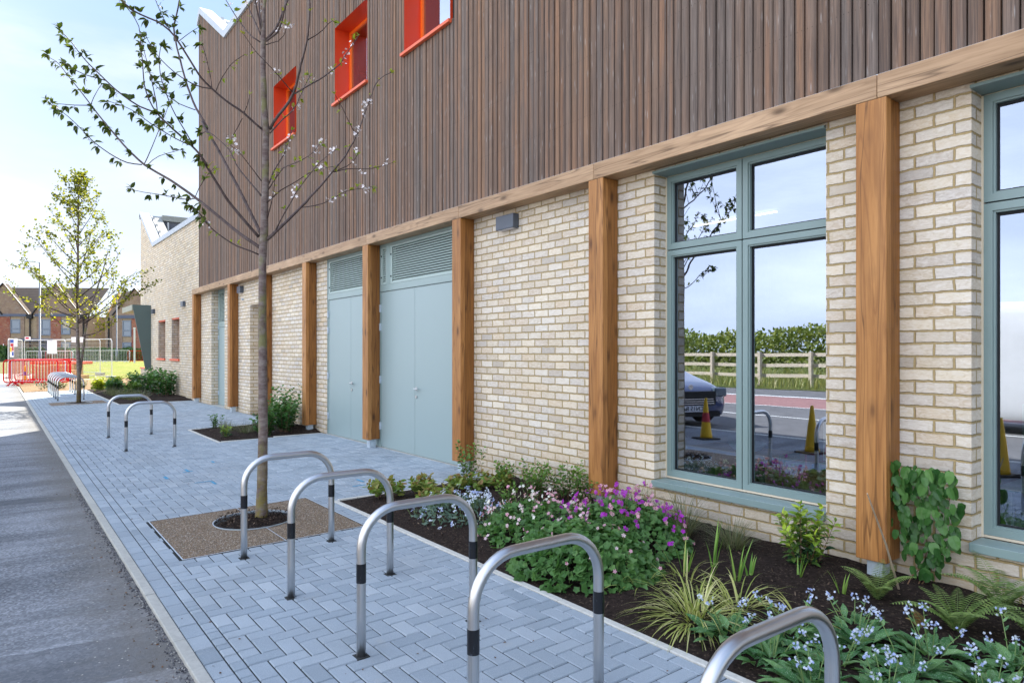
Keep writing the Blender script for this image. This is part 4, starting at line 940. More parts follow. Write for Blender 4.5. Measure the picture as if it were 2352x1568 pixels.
# ---- fine grasses against the wall, variegated sedges, iris blades
for (x, y, n, L_, lab) in ((-4.35, 4.72, 220, .44, 'wispy fine grass tuft behind the magenta flowers at the post'), (-3.72, 4.62, 320, .50, 'tall fine grass tuft under the left end of the window sill'), (-3.22, 4.60, 320, .38, 'low spreading fine grass tuft under the middle of the window sill')):
    tuft('fine_grass', lab, 'grass tuft', x, y, n, L_, .0045, M['blade_fine'], .07, .95, 1.1, 'fine grass tufts below the window')
for (x, y, n, L_, lab) in ((-3.12, 3.42, 80, .34, 'green striped sedge clump at the right foot of the geraniums'), (-2.98, 3.72, 46, .36, 'thin striped sedge clump behind the green one'), (-2.55, 3.28, 250, .44, 'large pale yellow striped sedge clump near the paving edge'), (-2.50, 3.62, 110, .38, 'yellow striped sedge clump behind the largest one'), (-2.15, 3.72, 22, .40, 'sparse striped sedge with few upright blades')):
    tuft('striped_sedge', lab, 'sedge', x, y, n, L_, .011, M['blade_var'], .09, 2.6, 1.7, 'striped sedges in the near bed')
for i, (px, py, h, n) in enumerate([(1574, 1327, .30, 4), (1639, 1311, .42, 6), (1626, 1350, .24, 4), (1691, 1350, .38, 7), (1720, 1330, .24, 4), (1832, 1334, .26, 4), (1933, 1374, .24, 6)]):
    g = G(px, py); w_ = ['beside the magenta flowers', 'tallest, in front of the window sill', 'small, in front of the tallest one', 'bushy, left of the sparse sedge', 'bent over, right of the bushy one', 'single spike before the bright green bush', 'low, left of the nearest post shoe'][i]
    tuft('iris', 'broad upright iris blades, '+w_, 'iris', g.x, g.y, n, h, .022, M['blade_iris'], .015, .3, .35, 'iris shoots in the near bed', tw=.5)
# ---- bright bush, climber with cane, ferns
sh = gsoil(-2.63, 4.62)
shrub('laurel_bush', 'glossy bush with bright lime young leaves below the window corner', 'bush', sh, .47, 17, 'lance', .085, .038, M['leaf_bush'], M['stem_brown'], .5, .07, 26, bare=.08, r=.003)
def climber():
    t = empty('climbing_plant', 'climber with heart shaped leaves on the brick beside the nearest timber post', 'climber', (-1.98, 4.88, 0))
    st, lf = MB(), MB(); y = D-4.88-.03
    for pts in ([(.0, -.05, -.02), (.03, .0, .12), (.02, y, .28), (-.02, y, .5), (-.06, y, .75)], [(.0, -.05, -.02), (.06, .02, .1), (.08, y, .3), (.14, y, .5), (.16, y, .66)], [(-.05, -.1, -.02), (-.02, -.06, .08), (.04, 0, .16)]):
        st.tube(pts, .004, 5)
    for i in range(230):
        z = .08+R.random()**.75*.72; half = .19*math.sin(min(1, (z-.02)/.62)*math.pi*.62)+.02; x = .04+R.uniform(-1, 1)*half+(.0 if z < .5 else .02)
        if z > .60: x -= .03
        p = Vector((x, y-.02-R.random()*.10, z)); s_ = R.uniform(.036, .082)
        rounded(lf, p+Vector((0, -R.random()*.05, s_*.4)), Vector((R.uniform(-.6, .6), -.15, -1)), Vector((R.uniform(-.7, .8), -1, R.uniform(.1, 1.2))), s_, s_*R.uniform(.75, .95), cup=R.uniform(.05, .35), heart=True, rnd=min(1, max(0, .3+z*.4+R.gauss(0, .28))))
    tag(st.build('stems', M['stem_brown'], t), kind='stuff'); tag(lf.build('leaves', M['leaf_deep'], t), kind='stuff')
climber()
b = MB(); p0 = G(2068, 1358)+Vector((0, 0, -.02)); p1 = PT(1992, 1133, zdepth(p0.x, p0.y)-.42); b.tube([p0, p0.lerp(p1, .5)+Vector((.01, 0, .01)), p1], [.0075, .006, .004], 7); o = b.build('plant_cane', M['cane']); tag(o, 'thin bare bamboo cane leaning in front of the nearest timber post', 'cane')
fern('fern', 'fern in front of the nearest post shoe', -2.02, 4.38, 9, .34, M['fern'])
fern('fern', 'fern under the end of the right hand window sill', -1.47, 4.72, 10, .44, M['fern'])
fern('fern', 'fern spreading over the mulch before the window sill fern', -1.52, 4.22, 10, .40, M['fern'])
fern('fern', 'fern cut by the right edge of the view', -1.15, 4.35, 9, .38, M['fern'])
fern('dead_frond', 'withered brown striped fern frond lying on the mulch', -1.62, 4.12, 2, .22, M['fern_dead'], None, [2.6, 2.9], -.02)
# ---- lungwort with spotted leaves and sky blue flowers at the right bottom
LP = [(-2.28, 3.22), (-2.05, 3.45), (-1.98, 3.15), (-1.78, 3.62), (-1.72, 3.30), (-1.68, 3.02), (-1.48, 3.78), (-1.45, 3.48), (-1.42, 3.18), (-1.18, 3.95), (-1.15, 3.62), (-1.10, 3.30), (-.85, 3.78), (-.82, 3.45), (-.55, 3.6), (-1.90, 3.85), (-.95, 4.1)]
WH = ['beside the large striped sedge', 'under the arch of the closest stand', 'at the paving edge under the closest stand', 'left of the withered frond', 'behind the far leg of the closest stand', 'at the paving edge left of the far leg', 'just in front of the withered frond', 'right of the far leg of the closest stand', 'at the lower right near the paving edge', 'below the right hand ferns', 'in the middle of the right corner', 'low in the right corner', 'at the right edge below the ferns', 'at the right edge, low', 'outermost at the right edge', 'small, near the low iris shoots', 'small, under the rightmost fern']
def lungwort(x, y, lab, s=1):
    lf, st, sp, bu = MB(), MB(), MB(), MB(); f1, f2 = MB(), MB(); n = int(46*s)
    for i in range(n):
        a = R.uniform(0, 6.283); el = R.uniform(.15, 1.2); d = Vector((math.cos(a), math.sin(a), el)); r_ = R.random()*.13*s; p = Vector((math.cos(a)*r_, math.sin(a)*r_, R.uniform(.0, .05)))
        l_ = R.uniform(.08, .125)*s; lance(lf, p, d, UP+rv(.3), l_, l_*.42, .25, .35)
    for i in range(int(6*s)):
        a = R.uniform(0, 6.283); h = R.uniform(.10, .22)*s; ln = R.uniform(.1, .55); top = Vector((math.cos(a)*(ln*h+.06), math.sin(a)*(ln*h+.06), h)); p = Vector((math.cos(a)*.03, math.sin(a)*.03, 0)); st.tube([p, p.lerp(top, .5)+UP*.02, top], [.0026, .0024, .0016], 4, False)
        for k in range(4): q = p.lerp(top, .35+.16*k); aa = R.uniform(0, 6.283); lance(lf, q, Vector((math.cos(aa), math.sin(aa), .7)), UP, .045*s, .014*s, .2, .1)
        for k in range(9): pp = top+rv(.020)+UP*.004; flower(f1 if R.random() < .45 else f2, pp, UP*.4+Vector((.2, -.6, 0))+rv(.7), .0075)
    return plant('lungwort', 'spotted leaf plant with pale blue flowers, '+lab, 'lungwort', gsoil(x, y), [('leaves', lf, M['leaf_spot']), ('stems', st, M['stem_green']), ('flowers', f1, M['fl_blue']), ('flowers', f2, M['fl_bluewhite'])], 'lungwort plants at the paving edge')
for i, ((x, y), l_) in enumerate(zip(LP, WH)): lungwort(x, y, l_, 1.15 if i < 15 else .8)
# ---- middle bed
MG = 'shrubs in the small bed by the doors'
for (x, y, h, n, lab) in ((-14.55, 3.55, .34, 8, 'small dark shrub at the left corner of the small bed'), (-14.0, 4.35, .40, 8, 'small dark shrub behind the grasses of the small bed'), (-13.05, 3.35, .26, 6, 'small yellow green shrub at the front edge of the small bed')):
    shrub('dark_shrub' if h > .3 else 'lime_shrub', lab, 'shrub', gsoil(x, y), h, n, 'lance', .075, .035, M['leaf_deep'] if h > .3 else M['leaf_bush'], M['stem_brown'], .5, .06, 18, group=MG, bare=.1)
for (x, y, h, lab) in ((-13.75, 4.72, .55, 'dark leafy bush left of the near tree trunk'), (-13.35, 4.55, .95, 'tall leafy bush right behind the near tree trunk'), (-12.95, 4.35, .75, 'dense leafy bush under the post by the doors'), (-12.9, 4.0, .55, 'low leafy bush at the right end of the small bed')):
    shrub('leafy_bush', lab, 'bush', gsoil(x, y), h, 16, 'lobed', .085, .075, M['leaf_deep'], M['stem_brown'], .42, .1, 26, group=MG, bare=.1)
for (x, y, lab) in ((-14.25, 3.62, 'brownish fine grass at the left of the small bed'), (-13.85, 3.62, 'fine grass in the middle of the small bed'), (-13.5, 3.95, 'fine grass behind the middle one of the small bed'), (-13.3, 3.75, 'fine grass in front of the leafy bushes')):
    tuft('fine_grass', lab, 'grass tuft', x, y, 120, .34, .005, M['blade_fine'], .1, .9, 1.0, 'grass tufts in the small bed')
# ---- far bed
FB = 'shrubs in the far bed by the brick wing'
k_ = 0
for (x, y, h, n, m, w_) in ((-25.6, 4.62, 1.15, 13, 'leaf_deep', 'slender bush closest to the first timber post'), (-26.9, 4.55, 1.25, 15, 'leaf_deep', 'tall bush below the lamp of the brick wing'), (-28.6, 4.5, 1.25, 16, 'leaf_deep', 'tall bush in front of the dark green fin'), (-29.8, 4.3, .9, 14, 'leaf_deep', 'dark bush left of the fin'), (-30.2, 3.6, .75, 16, 'yellow_shrub', 'sunlit golden shrub at the far edge of the bed'), (-29.0, 3.5, .7, 16, 'leaf_deep', 'low dark shrub before the golden one'), (-31.4, 3.3, .65, 14, 'yellow_shrub', 'golden shrub farthest to the left of the bed'), (-27.6, 3.9, .6, 14, 'leaf_shrub', 'low green shrub in the middle of the far bed')):
    shrub('far_bush' if m != 'yellow_shrub' else 'golden_shrub', w_, 'bush', gsoil(x, y), h*.82, n, 'lobed', .14, .12, M[m], M['stem_brown'], .45, .25, 26, group=FB, bare=.08, r=.006)
for i, (x, y) in enumerate([(-24.3, 3.5), (-25.2, 3.4), (-26.2, 3.4), (-27.3, 3.3), (-28.3, 3.3), (-25.6, 3.9), (-26.9, 3.8)]):
    tuft('fine_grass', ['right end of', 'second from the right in', 'third from the right in', 'fourth from the right in', 'left end of', 'rear right in', 'rear left in'][i]+' the row of grass tufts in the far bed', 'grass tuft', x, y, 110, .5, .009, M['blade_fine'], .22, .9, 1.0, 'grass tufts in the far bed')
for i, (x, y, h) in enumerate([(-33.9, 1.6, .5), (-34.5, 2.2, .35), (-34.2, 2.9, .4), (-35.2, 3.6, .35), (-34.0, 3.9, .4)]):
    shrub('low_plant', ['white flowered low plant beside the far kerb', 'dry low plant behind the distant stands', 'low plant in the dry soil by the paving end', 'farthest low plant in the dry soil', 'low plant in the dry soil near the golden shrubs'][i], 'plant', (x, y, -.04), h, 14, 'lance', .13, .05, M['leaf_grey'] if i == 0 else M['blade_fine'], M['stem_brown'], .8, .2, 12, group='low plants in the dry soil', bare=.1)
# ================================================================== CHERRY TREE (near), limbs laid out in 3-D round the trunk
def cherry():
    bx, by = -6.76, 2.03; ZC = zdepth(bx, by); base = Vector((bx, by, gz(by)))
    t = empty('cherry_tree', 'young cherry tree with white blossom standing in the gravel pit', 'tree', base)
    CR = {'A': (100, 0, 4.611), 'B': (100, 300, 4.611), 'C': (500, 0, 4.356), 'D': (500, 320, 4.356)}
    # limbs: crop letter then points read there; first number pair of each limb is where it leaves its parent
    LIMBS = [
     (.35, 17, 6, 'D 665 1310 400 1130 200 960 0 800 B 1800 900 1500 690 1200 520 1000 330 720 0 A 590 1215'),
     (.5, 6, 2.5, 'A 590 1215 450 1030 300 850 200 700 80 650'), (-.4, 5, 2, 'A 590 1215 400 1215 200 1200 80 1180'), (.3, 4, 2, 'A 590 1200 650 1050 700 980'),
     (-.5, 6, 2.2, 'B 1180 520 1000 500 800 390 620 260 500 130 380 10 A 270 1300 130 1210'), (.4, 5, 2, 'B 1200 510 1300 300 1360 130 1410 10 A 1480 1230'),
     (.2, 4, 2, 'B 1220 530 1300 450 1450 390 1620 345'), (-.3, 5, 2, 'B 1800 905 1700 930 1550 890 1350 855 1200 835 1040 800'), (.3, 4, 2, 'B 1790 890 1830 770 1940 620 2000 560'),
     (-.4, 15, 7, 'D 640 1185 500 1030 300 790 110 480 0 300 B 1950 570 1850 400 1700 250 1500 80 1420 0 A 1340 1300'),
     (.3, 6, 2.2, 'A 1340 1300 1250 1150 1200 980 1180 700 1160 500 1150 300 1050 150 960 30 900 -20'),
     (-.3, 7, 2.5, 'A 1340 1300 1150 1240 1040 1160 950 1100 830 1000 700 870 560 740 420 570 350 460 230 360'),
     (.5, 5, 2, 'A 1355 1310 1330 1100 1290 950 1250 780 1200 600 1170 400'), (.2, 5, 2.2, 'B 1760 300 1600 240 1450 150 1270 40 A 1100 1290 950 1220 800 1170'),
     (-.5, 5, 2.2, 'B 1770 300 1700 170 1600 10 A 1560 1330 1480 1150 1400 930 1370 700 1390 540'), (.4, 5, 2, 'A 760 930 700 910 520 870 350 780 270 720'),
     (.5, 17, 7, 'D 670 1170 600 1020 480 780 400 620 250 340 180 200 50 0 C 0 1280 A 1950 1520 1850 1330 1790 1250 1700 1000 1640 780 1580 560 1540 330 1590 100 1610 -10 1620 -150'),
     (.3, 5, 2, 'A 1790 1270 1600 1200 1480 1110 1300 970 1270 850'), (-.3, 5, 2.2, 'A 1545 420 1450 270 1390 150 1330 0 1290 -120'), (.2, 4, 2, 'A 1600 470 1700 400 1830 320'),
     (-.45, 11, 6, 'C 690 1420 600 1350 480 1230 280 1100 130 970 0 840 A 1830 860 1700 650 1600 490 1500 350 1340 240 1150 170 1050 120 940 0'),
     (.3, 6, 2.2, 'A 1970 1025 1850 1010 1700 940 1550 840 1400 700 1300 570 1220 420'), (.4, 4, 2, 'C 130 970 120 850 60 600 30 500'), (-.4, 4, 2, 'C 170 1000 230 850 380 650 480 600'),
     (.3, 4, 2, 'C 480 1230 530 1130 540 1030'), (.5, 4, 2, 'C 460 1290 400 1400 340 1530'),
     (.4, 18, 8, 'D 730 1215 900 1060 1100 860 1300 650 1450 470'), (.3, 9, 3, 'D 1450 470 1600 280 1700 100 C 1760 1330 1870 1030 1900 920 2000 820 2080 790'), (-.2, 5, 2, 'C 1700 1480 1630 1350 1560 1190 1470 1030'),
     (-.4, 5, 2, 'D 1100 865 1250 850 1430 790 1560 690 1880 640'), (.4, 5, 2, 'D 1450 480 1600 440 1850 450 2100 380'), (-.5, 7, 2.4, 'D 830 1110 900 960 1050 700 1200 490 1340 340 1480 240'), (.3, 5, 2, 'D 1500 460 1620 420 1720 290'),
     (.4, 7, 2.4, 'D 735 640 800 470 920 280 1000 30'), (-.4, 7, 2.4, 'D 735 680 900 430 1100 360 1250 260 1300 180'), (.5, 6, 2, 'D 735 810 820 720 1000 610 1240 460 1450 420'), (-.5, 6, 2, 'D 740 980 800 720 810 560 850 480'),
     (.45, 8, 3, 'D 670 740 500 540 400 420 320 230 150 80 60 0 C 20 1450'), (-.4, 5, 2, 'D 670 580 520 380 400 230 330 190'), (-.5, 7, 2.5, 'D 650 1385 560 1340 400 1290 200 1160 100 1070 0 960 B 1990 1250 1830 1060 1700 960'),
     (-.3, 15, 5, 'C 760 1410 860 1240 980 1110 1030 1000 1100 700 1170 440 1190 200 1200 60 1180 -60'), (.4, 8, 2.5, 'C 1030 1020 1130 960 1300 870 1530 700 1600 580 1730 390'), (.4, 7, 2.5, 'C 760 1450 900 1300 1030 1190 1110 1000 1200 830'),
     (.3, 5, 2, 'C 1170 440 1270 390 1400 260 1440 230'), (-.5, 5, 2, 'C 1010 1010 860 830 720 680 600 560 480 380'),
     (.3, 12, 7, 'C 715 440 820 330 900 150 950 0 980 -160'), (-.3, 10, 6, 'C 720 450 850 370 900 200 930 60 1010 -120'), (.4, 8, 4, 'C 660 380 570 180 490 0 420 -150'), (-.4, 10, 6, 'C 680 400 640 200 600 0 560 -170'), (.5, 10, 6, 'C 688 400 650 150 640 0 620 -170'),
     (.4, 7, 2.5, 'C 655 460 560 410 400 200 280 0 220 -100'), (-.3, 5, 2, 'C 720 490 850 460 930 400 950 280')]
    def conv(cr, x, y): ox, oy, s_ = CR[cr]; return ((ox+x/s_)*.91875, (oy+y/s_)*.91875)
    limbs = []; start_depth = {}
    for dk, r0, r1, txt in LIMBS:
        tk = txt.split(); cr = None; pts = []; i = 0
        while i < len(tk):
            if tk[i] in CR: cr = tk[i]; i += 1; continue
            pts.append(conv(cr, float(tk[i]), float(tk[i+1]))); i += 2
        limbs.append((dk, r0, r1, pts))
    PXM = ZC/FP; done = []
    def near_depth(p):
        best = (1e9, 0.0)
        for poly in done:
            for (q, dz) in poly:
                d_ = (q[0]-p[0])**2+(q[1]-p[1])**2
                if d_ < best[0]: best = (d_, dz)
        tx = 603
        if abs(p[0]-tx) < 32: return 0.0
        return best[1] if best[0] < 30**2 else 0.0
    tr = MB(); TP = [(600, 1195), (602, 1120), (604, 1000), (604, 900), (603, 800), (603, 700), (603, 600), (606, 545), (607, 500), (609, 450), (610, 380), (611, 320), (611, 300), (606, 230), (604, 170), (604, 92), (607, 40), (609, 0), (611, -60), (612, -140)]
    TR = [q*.74 for q in (.083, .066, .060, .058, .054, .051, .048, .052, .046, .044, .043, .041, .045, .038, .034, .033, .021, .019, .017, .012)]
    P3 = [PT(x, y, ZC) for x, y in TP]; P3[0].z = base.z-.05
    # resample, slight irregularity
    pts = []; rs = []
    for i in range(len(P3)-1):
        for k in range(4):
            u = k/4; p = P3[i].lerp(P3[i+1], u); q = MN.noise(Vector((0, 0, p.z*3)))*.006; pts.append(p-base+Vector((q, q, 0))); rs.append((TR[i]*(1-u)+TR[i+1]*u)*(1+.07*MN.noise(Vector((0, 3, p.z*7)))))
    pts.append(P3[-1]-base); rs.append(TR[-1]); tr.tube(pts, rs, 18); tr.build('trunk', M['bark'], t, smooth=True)
    br, tw = MB(), MB(); lf_d, lf_l, bl, fs = MB(), MB(), MB(), MB()
    for dk, r0, r1, p2 in limbs:
        z0 = near_depth(p2[0]); poly = []; L0 = 0; P = []
        fine = []
        for i in range(len(p2)-1):
            n = max(1, int(math.hypot(p2[i+1][0]-p2[i][0], p2[i+1][1]-p2[i][1])/14))
            for k in range(n): fine.append((p2[i][0]+(p2[i+1][0]-p2[i][0])*k/n, p2[i][1]+(p2[i+1][1]-p2[i][1])*k/n))
        fine.append(p2[-1]); tot = len(fine)-1
        sm = [fine[0]]+[tuple((fine[i-1][c]+fine[i][c]*2+fine[i+1][c])/4 for c in (0, 1)) for i in range(1, tot)]+[fine[-1]]
        for i, p in enumerate(sm):
            if i: L0 += math.hypot(p[0]-sm[i-1][0], p[1]-sm[i-1][1])*PXM
            dz = z0+dk*L0*.85+.03*MN.noise(Vector((L0*4, r0, dk*9))); poly.append((p, dz)); jx = 1.6*MN.noise(Vector((L0*9, dk*7, 0))); P.append(PT(p[0]+jx, p[1]+jx, ZC+dz)-base)
        done.append(poly); rr0, rr1 = r0*.5*.0022*.86, r1*.5*.0022*.9
        rad = [rr0*(1-i/tot)+rr1*(i/tot)+.0006 for i in range(tot+1)]
        (br if r0 > 6 else tw).tube(P, rad, 7 if r0 > 6 else 5, True)
        minor = r0 < 11
        for i, p in enumerate(P):
            if i < 2: continue
            u = i/tot; x2, y2 = sm[i]; left = x2 < 470; ax = (P[min(i+1, tot)]-P[i-1]).normalized()
            if x2 > 560 and not minor and u < .8: continue
            prob = (.95 if left else .72)*(.25+.75*u if minor else (.85*u**2))
            if R.random() < prob:
                # a spur with a cluster of leaves
                o = ax.orthogonal().normalized(); an = R.uniform(0, 6.28); o = o*math.cos(an)+ax.cross(o)*math.sin(an); q = p+o*.02; tw.tube([p, q], [.0022, .0014], 4, False)
                n = R.choice([3, 4, 5, 6]) if left else R.choice([1, 2, 3])
                if u > .9: n += 2
                for k in range(n):
                    d = o*.6+rv(.9)+UP*(-.25 if left else .2)+ax*.5; l_ = R.uniform(.034, .062)*(1.4 if left else 1.05)
                    lance(lf_d if left else lf_l, q, d, UP+rv(.6), l_, l_*.5, .3, .3)
                if left and R.random() < .45:
                    for k in range(3): e = q+rv(.03)-UP*.02; tw.tube([q, e], [.0008, .0008], 3, False); lance(fs, e, rv(1)-UP, UP, .011, .007)
            if not left and minor and u > .35 and R.random() < (.42 if x2 > 640 else .16):
                c_ = p+rv(.03)
                for k in range(R.choice([3, 5, 8])): flower(bl, c_+rv(.035), rv(1)+Vector((.3, -.4, 0)), R.uniform(.012, .018))
        for k in range(1):
            tip = P[-1]
            for j in range(4 if sm[-1][0] < 470 else 3): d = rv(.8)+(P[-1]-P[-2]).normalized()*1.2; lance(lf_d if sm[-1][0] < 470 else lf_l, tip, d, UP+rv(.5), .045, .02, .3, .3)
    br.build('limbs', M['limb'], t, smooth=True); tag(tw.build('twigs', M['twig'], t), kind='stuff')
    tag(lf_d.build('leaves', M['leaf_cherry'], t), kind='stuff'); tag(lf_l.build('leaves', M['leaf_lime'], t), kind='stuff'); tag(bl.build('blossom', M['blossom'], t), kind='stuff'); tag(fs.build('spent_blossom', M['fl_bud'], t), kind='stuff')
cherry()
# ================================================================== FAR YOUNG TREE, two stems
def young_tree():
    bx, by = -25.17, 2.07; base = Vector((bx, by, gz(by))); ZC = zdepth(bx, by); m = ZC/FP
    t = empty('young_tree', 'young tree with two thin stems and fresh yellow green leaves by the distant cycle stands', 'tree', base)
    rgt = Vector((CS, SN, 0)); fwd = Vector((-SN, CS, 0)); tr, br, lf = MB(), MB(), MB()
    X = lambda px, py: (rgt*((px-181)*m)+UP*(H+(806-py)*m-base.z))
    tr.tube([X(181, 930), X(181, 860), X(179, 800), X(178, 740), X(178, 700), X(179, 600), X(180, 500), X(181, 430), X(186, 404)], [.066, .058, .052, .044, .038, .032, .024, .013, .006], 10)
    tr.tube([X(183, 860), X(187, 800)+fwd*.1, X(189, 760)+fwd*.15, X(196, 700)+fwd*.3, X(214, 620)+fwd*.5, X(222, 570)+fwd*.6], [.036, .034, .03, .026, .018, .008], 8)
    tag(tr.build('trunk', M['bark'], t, smooth=True))
    def limb(p, d, L_, r, depth):
        n = 10; pts = [p.copy()]; dd = d.normalized()
        for k in range(n): p = p+dd*L_/n; pts.append(p.copy()); dd = (dd+rv(.07)+UP*.035).normalized()
        br.tube(pts, [r*(1-.85*k/n) for k in range(n+1)], 5, False)
        for k in range(2, n+1):
            for q in range(R.choice([2, 3, 4, 5]) if depth else R.choice([2, 3, 4])):
                if k < 4 and R.random() < .6: continue
                a = pts[k]+rv(.09); s_ = R.uniform(.055, .105)*(1.0 if depth else .95); rounded(lf, a, rv(1)+UP*.2, UP+rv(.9), s_, s_*.95, lobes=3, cup=.2, rnd=min(1, max(0, R.gauss(.45, .25)+(.25 if a.z < 3.3 else -.1))))
            if depth and R.random() < .50: limb(pts[k], dd*.5+rv(.9)+UP*.35, L_*R.uniform(.22, .42), r*.45, depth-1)
    stems = [(740+(425-740)*k/29) for k in range(30)]
    for i, py in enumerate(stems):
        f = (740-py)/315; px = 178+2*f; az = i*2.4+.4; out = rgt*math.cos(az)+fwd*math.sin(az)*.9; L_ = (1.95*(1-f)**.8+.45)*R.uniform(.8, 1.1)
        limb(X(px, py), out*(.95-.35*f)+UP*(.52+.55*f), L_, .022*(1-.5*f), 1)
    for (px, py, a, e, L_) in ((182, 742, 1, .25, 1.7), (182, 760, -1, .45, 1.5), (190, 745, 1, .50, 2.1), (178, 720, -1, .7, 2.2), (189, 770, 1, .05, 1.1), (180, 735, 1, .62, 2.4), (178, 730, -1, .35, 1.8)): limb(X(px, py), rgt*a+fwd*R.uniform(-.5, .5)+UP*e, L_, .022, 1)
    tag(br.build('branches', M['twig'], t), kind='stuff'); tag(lf.build('leaves', M['leaf_tree'], t), kind='stuff')
young_tree()
# ================================================================== FAR BACKGROUND. local frame: X to the right of the view, Y away, rotated by TH
Mfar = Matrix.Rotation(TH, 4, 'Z')
def at_far(px, zc, z=None):
    q = (px-1176)/FP*zc; v = Vector((-SN*zc+CS*q, CS*zc+SN*q, 0)); v.z = far_z(zc) if z is None else z; return v
HZ = 100.0; HM = HZ/FP
def hx(z): return z*.15625*HM                        # crop columns to metres
def hz(y): return H+(806-(597.2+y*.15625))*HM-far_z(HZ)
def house(name, label, px0, parts):
    t = empty(name, label, 'house', at_far(px0, HZ), TH, 'houses beyond the lawn'); return t
def hbox(t, nm, x0, x1, y0, y1, mat, d0=0, d1=.3, ox=0):
    b = MB(); b.box(hx(x0-ox), hx(x1-ox), d0, d1, hz(y1), hz(y0)); return b.build(nm, mat, t)
def hwindow(t, x0, x1, y0, y1, ox, tr=None, blind=False):
    b = MB(); X0, X1, Z0, Z1 = hx(x0-ox), hx(x1-ox), hz(y1), hz(y0); f = .16
    b.box(X0, X0+f, -.03, .1, Z0, Z1); b.box(X1-f, X1, -.03, .1, Z0, Z1); b.box(X0+f, X1-f, -.03, .1, Z0, Z0+f); b.box(X0+f, X1-f, -.03, .1, Z1-f, Z1)
    if tr: zt = hz(tr); b.box(X0+f, X1-f, -.03, .1, zt-.09, zt+.09)
    o = b.build('window', M['house_frame'], t); b = MB(); b.face([(X0+f, .02, Z0+f), (X1-f, .02, Z0+f), (X1-f, .02, Z1-f), (X0+f, .02, Z1-f)]); b.build('pane', M['sky_glass'], o)
    if blind: b = MB(); zm = Z0+(Z1-Z0)*.45; b.face([(X0+f, .012, zm), (X1-f, .012, zm), (X1-f, .012, Z1-f), (X0+f, .012, Z1-f)]); b.build('blind', M['path'], o)
def gable(t, x0, xp, x1, yb, yp, ox, mat):
    b = MB(); Pp = [(hx(x0-ox), 0, hz(yb)), (hx(x1-ox), 0, hz(yb)), (hx(xp-ox), 0, hz(yp))]; b.face(Pp); b.build('gable', mat, t)
    b = MB(); 
    for a_, c_ in ((Pp[0], Pp[2]), (Pp[2], Pp[1])): b.tube([(a_[0], -.12, a_[2]+.05), (c_[0], -.12, c_[2]+.05)], .10, 4)
    b.build('verge_trim', M['black'], t)
    b = MB(); bk = .9   # roof slopes running back from the gable
    b.face([(Pp[0][0], -.1, Pp[0][2]), (Pp[2][0], -.1, Pp[2][2]), (Pp[2][0], bk, Pp[2][2]), (Pp[0][0], bk, Pp[0][2])]); b.face([(Pp[2][0], -.1, Pp[2][2]), (Pp[1][0], -.1, Pp[1][2]), (Pp[1][0], bk, Pp[1][2]), (Pp[2][0], bk, Pp[2][2])]); b.build('gable_roof', M['tile'], t)
def terrace():
    ox = 0; t = house('terraced_house', 'long gabled terrace of brown and red brick at the left, behind the fence panels', 0, None); gb = 1460
    hbox(t, 'wall', -900, 1290, 820, gb, M['brick_buff'], .06, 8)
    for a, c, m in ((-900, 150, 'brick_red'), (745, 895, 'brick_red'), (300, 360, 'brick_brown'), (540, 605, 'brick_brown'), (1040, 1290, 'brick_brown')): hbox(t, 'brick_panel', a, c, 830, gb, M[m], -.02, .07)
    for a, p, c in ((-750, -350, 40), (-375, 55, 430), (470, 830, 1190)): gable(t, a, p, c, 805, 342, 0, M['brick_brown'])
    for a, c in ((-900, 385), (515, 1050)): hbox(t, 'band', a, c, 790, 828, M['slate_band'], -.1, .08)
    hbox(t, 'porch_canopy', 330, 780, 1155, 1195, M['slate_band'], -1.0, .0)
    b = MB(); b.face([(hx(-900), .3, hz(815)), (hx(1285), .3, hz(815)), (hx(1285), 5.5, hz(362)), (hx(-900), 5.5, hz(350))], [(0, 0), (hx(2185), 0), (hx(2185), 7), (0, 7)]); b.build('roof', M['tile'], t)
    for x in (450, 1235): b = MB(); b.tube([(hx(x), -.15, hz(850)), (hx(x), -.15, hz(gb))], .11, 6); b.box(hx(x-40), hx(x+40), -.35, .0, hz(860), hz(800)); b.build('downpipe', M['black'], t)
    for a, c, y0, y1, tr, bl in ((155, 302, 870, 1075, 1010, 0), (605, 745, 870, 1105, 1015, 0), (900, 1035, 880, 1095, 1015, 1), (900, 1035, 1205, 1335, None, 1), (-500, -360, 870, 1075, 1010, 0)): hwindow(t, a, c, y0, y1, 0, tr, bl)
    hbox(t, 'door', 605, 690, 1205, gb, M['slate_band'], -.04, .08); b = MB(); b.box(hx(52), hx(62), -.1, 0, hz(1275), hz(1230)); b.build('wall_light', M['chrome'], t)
terrace()
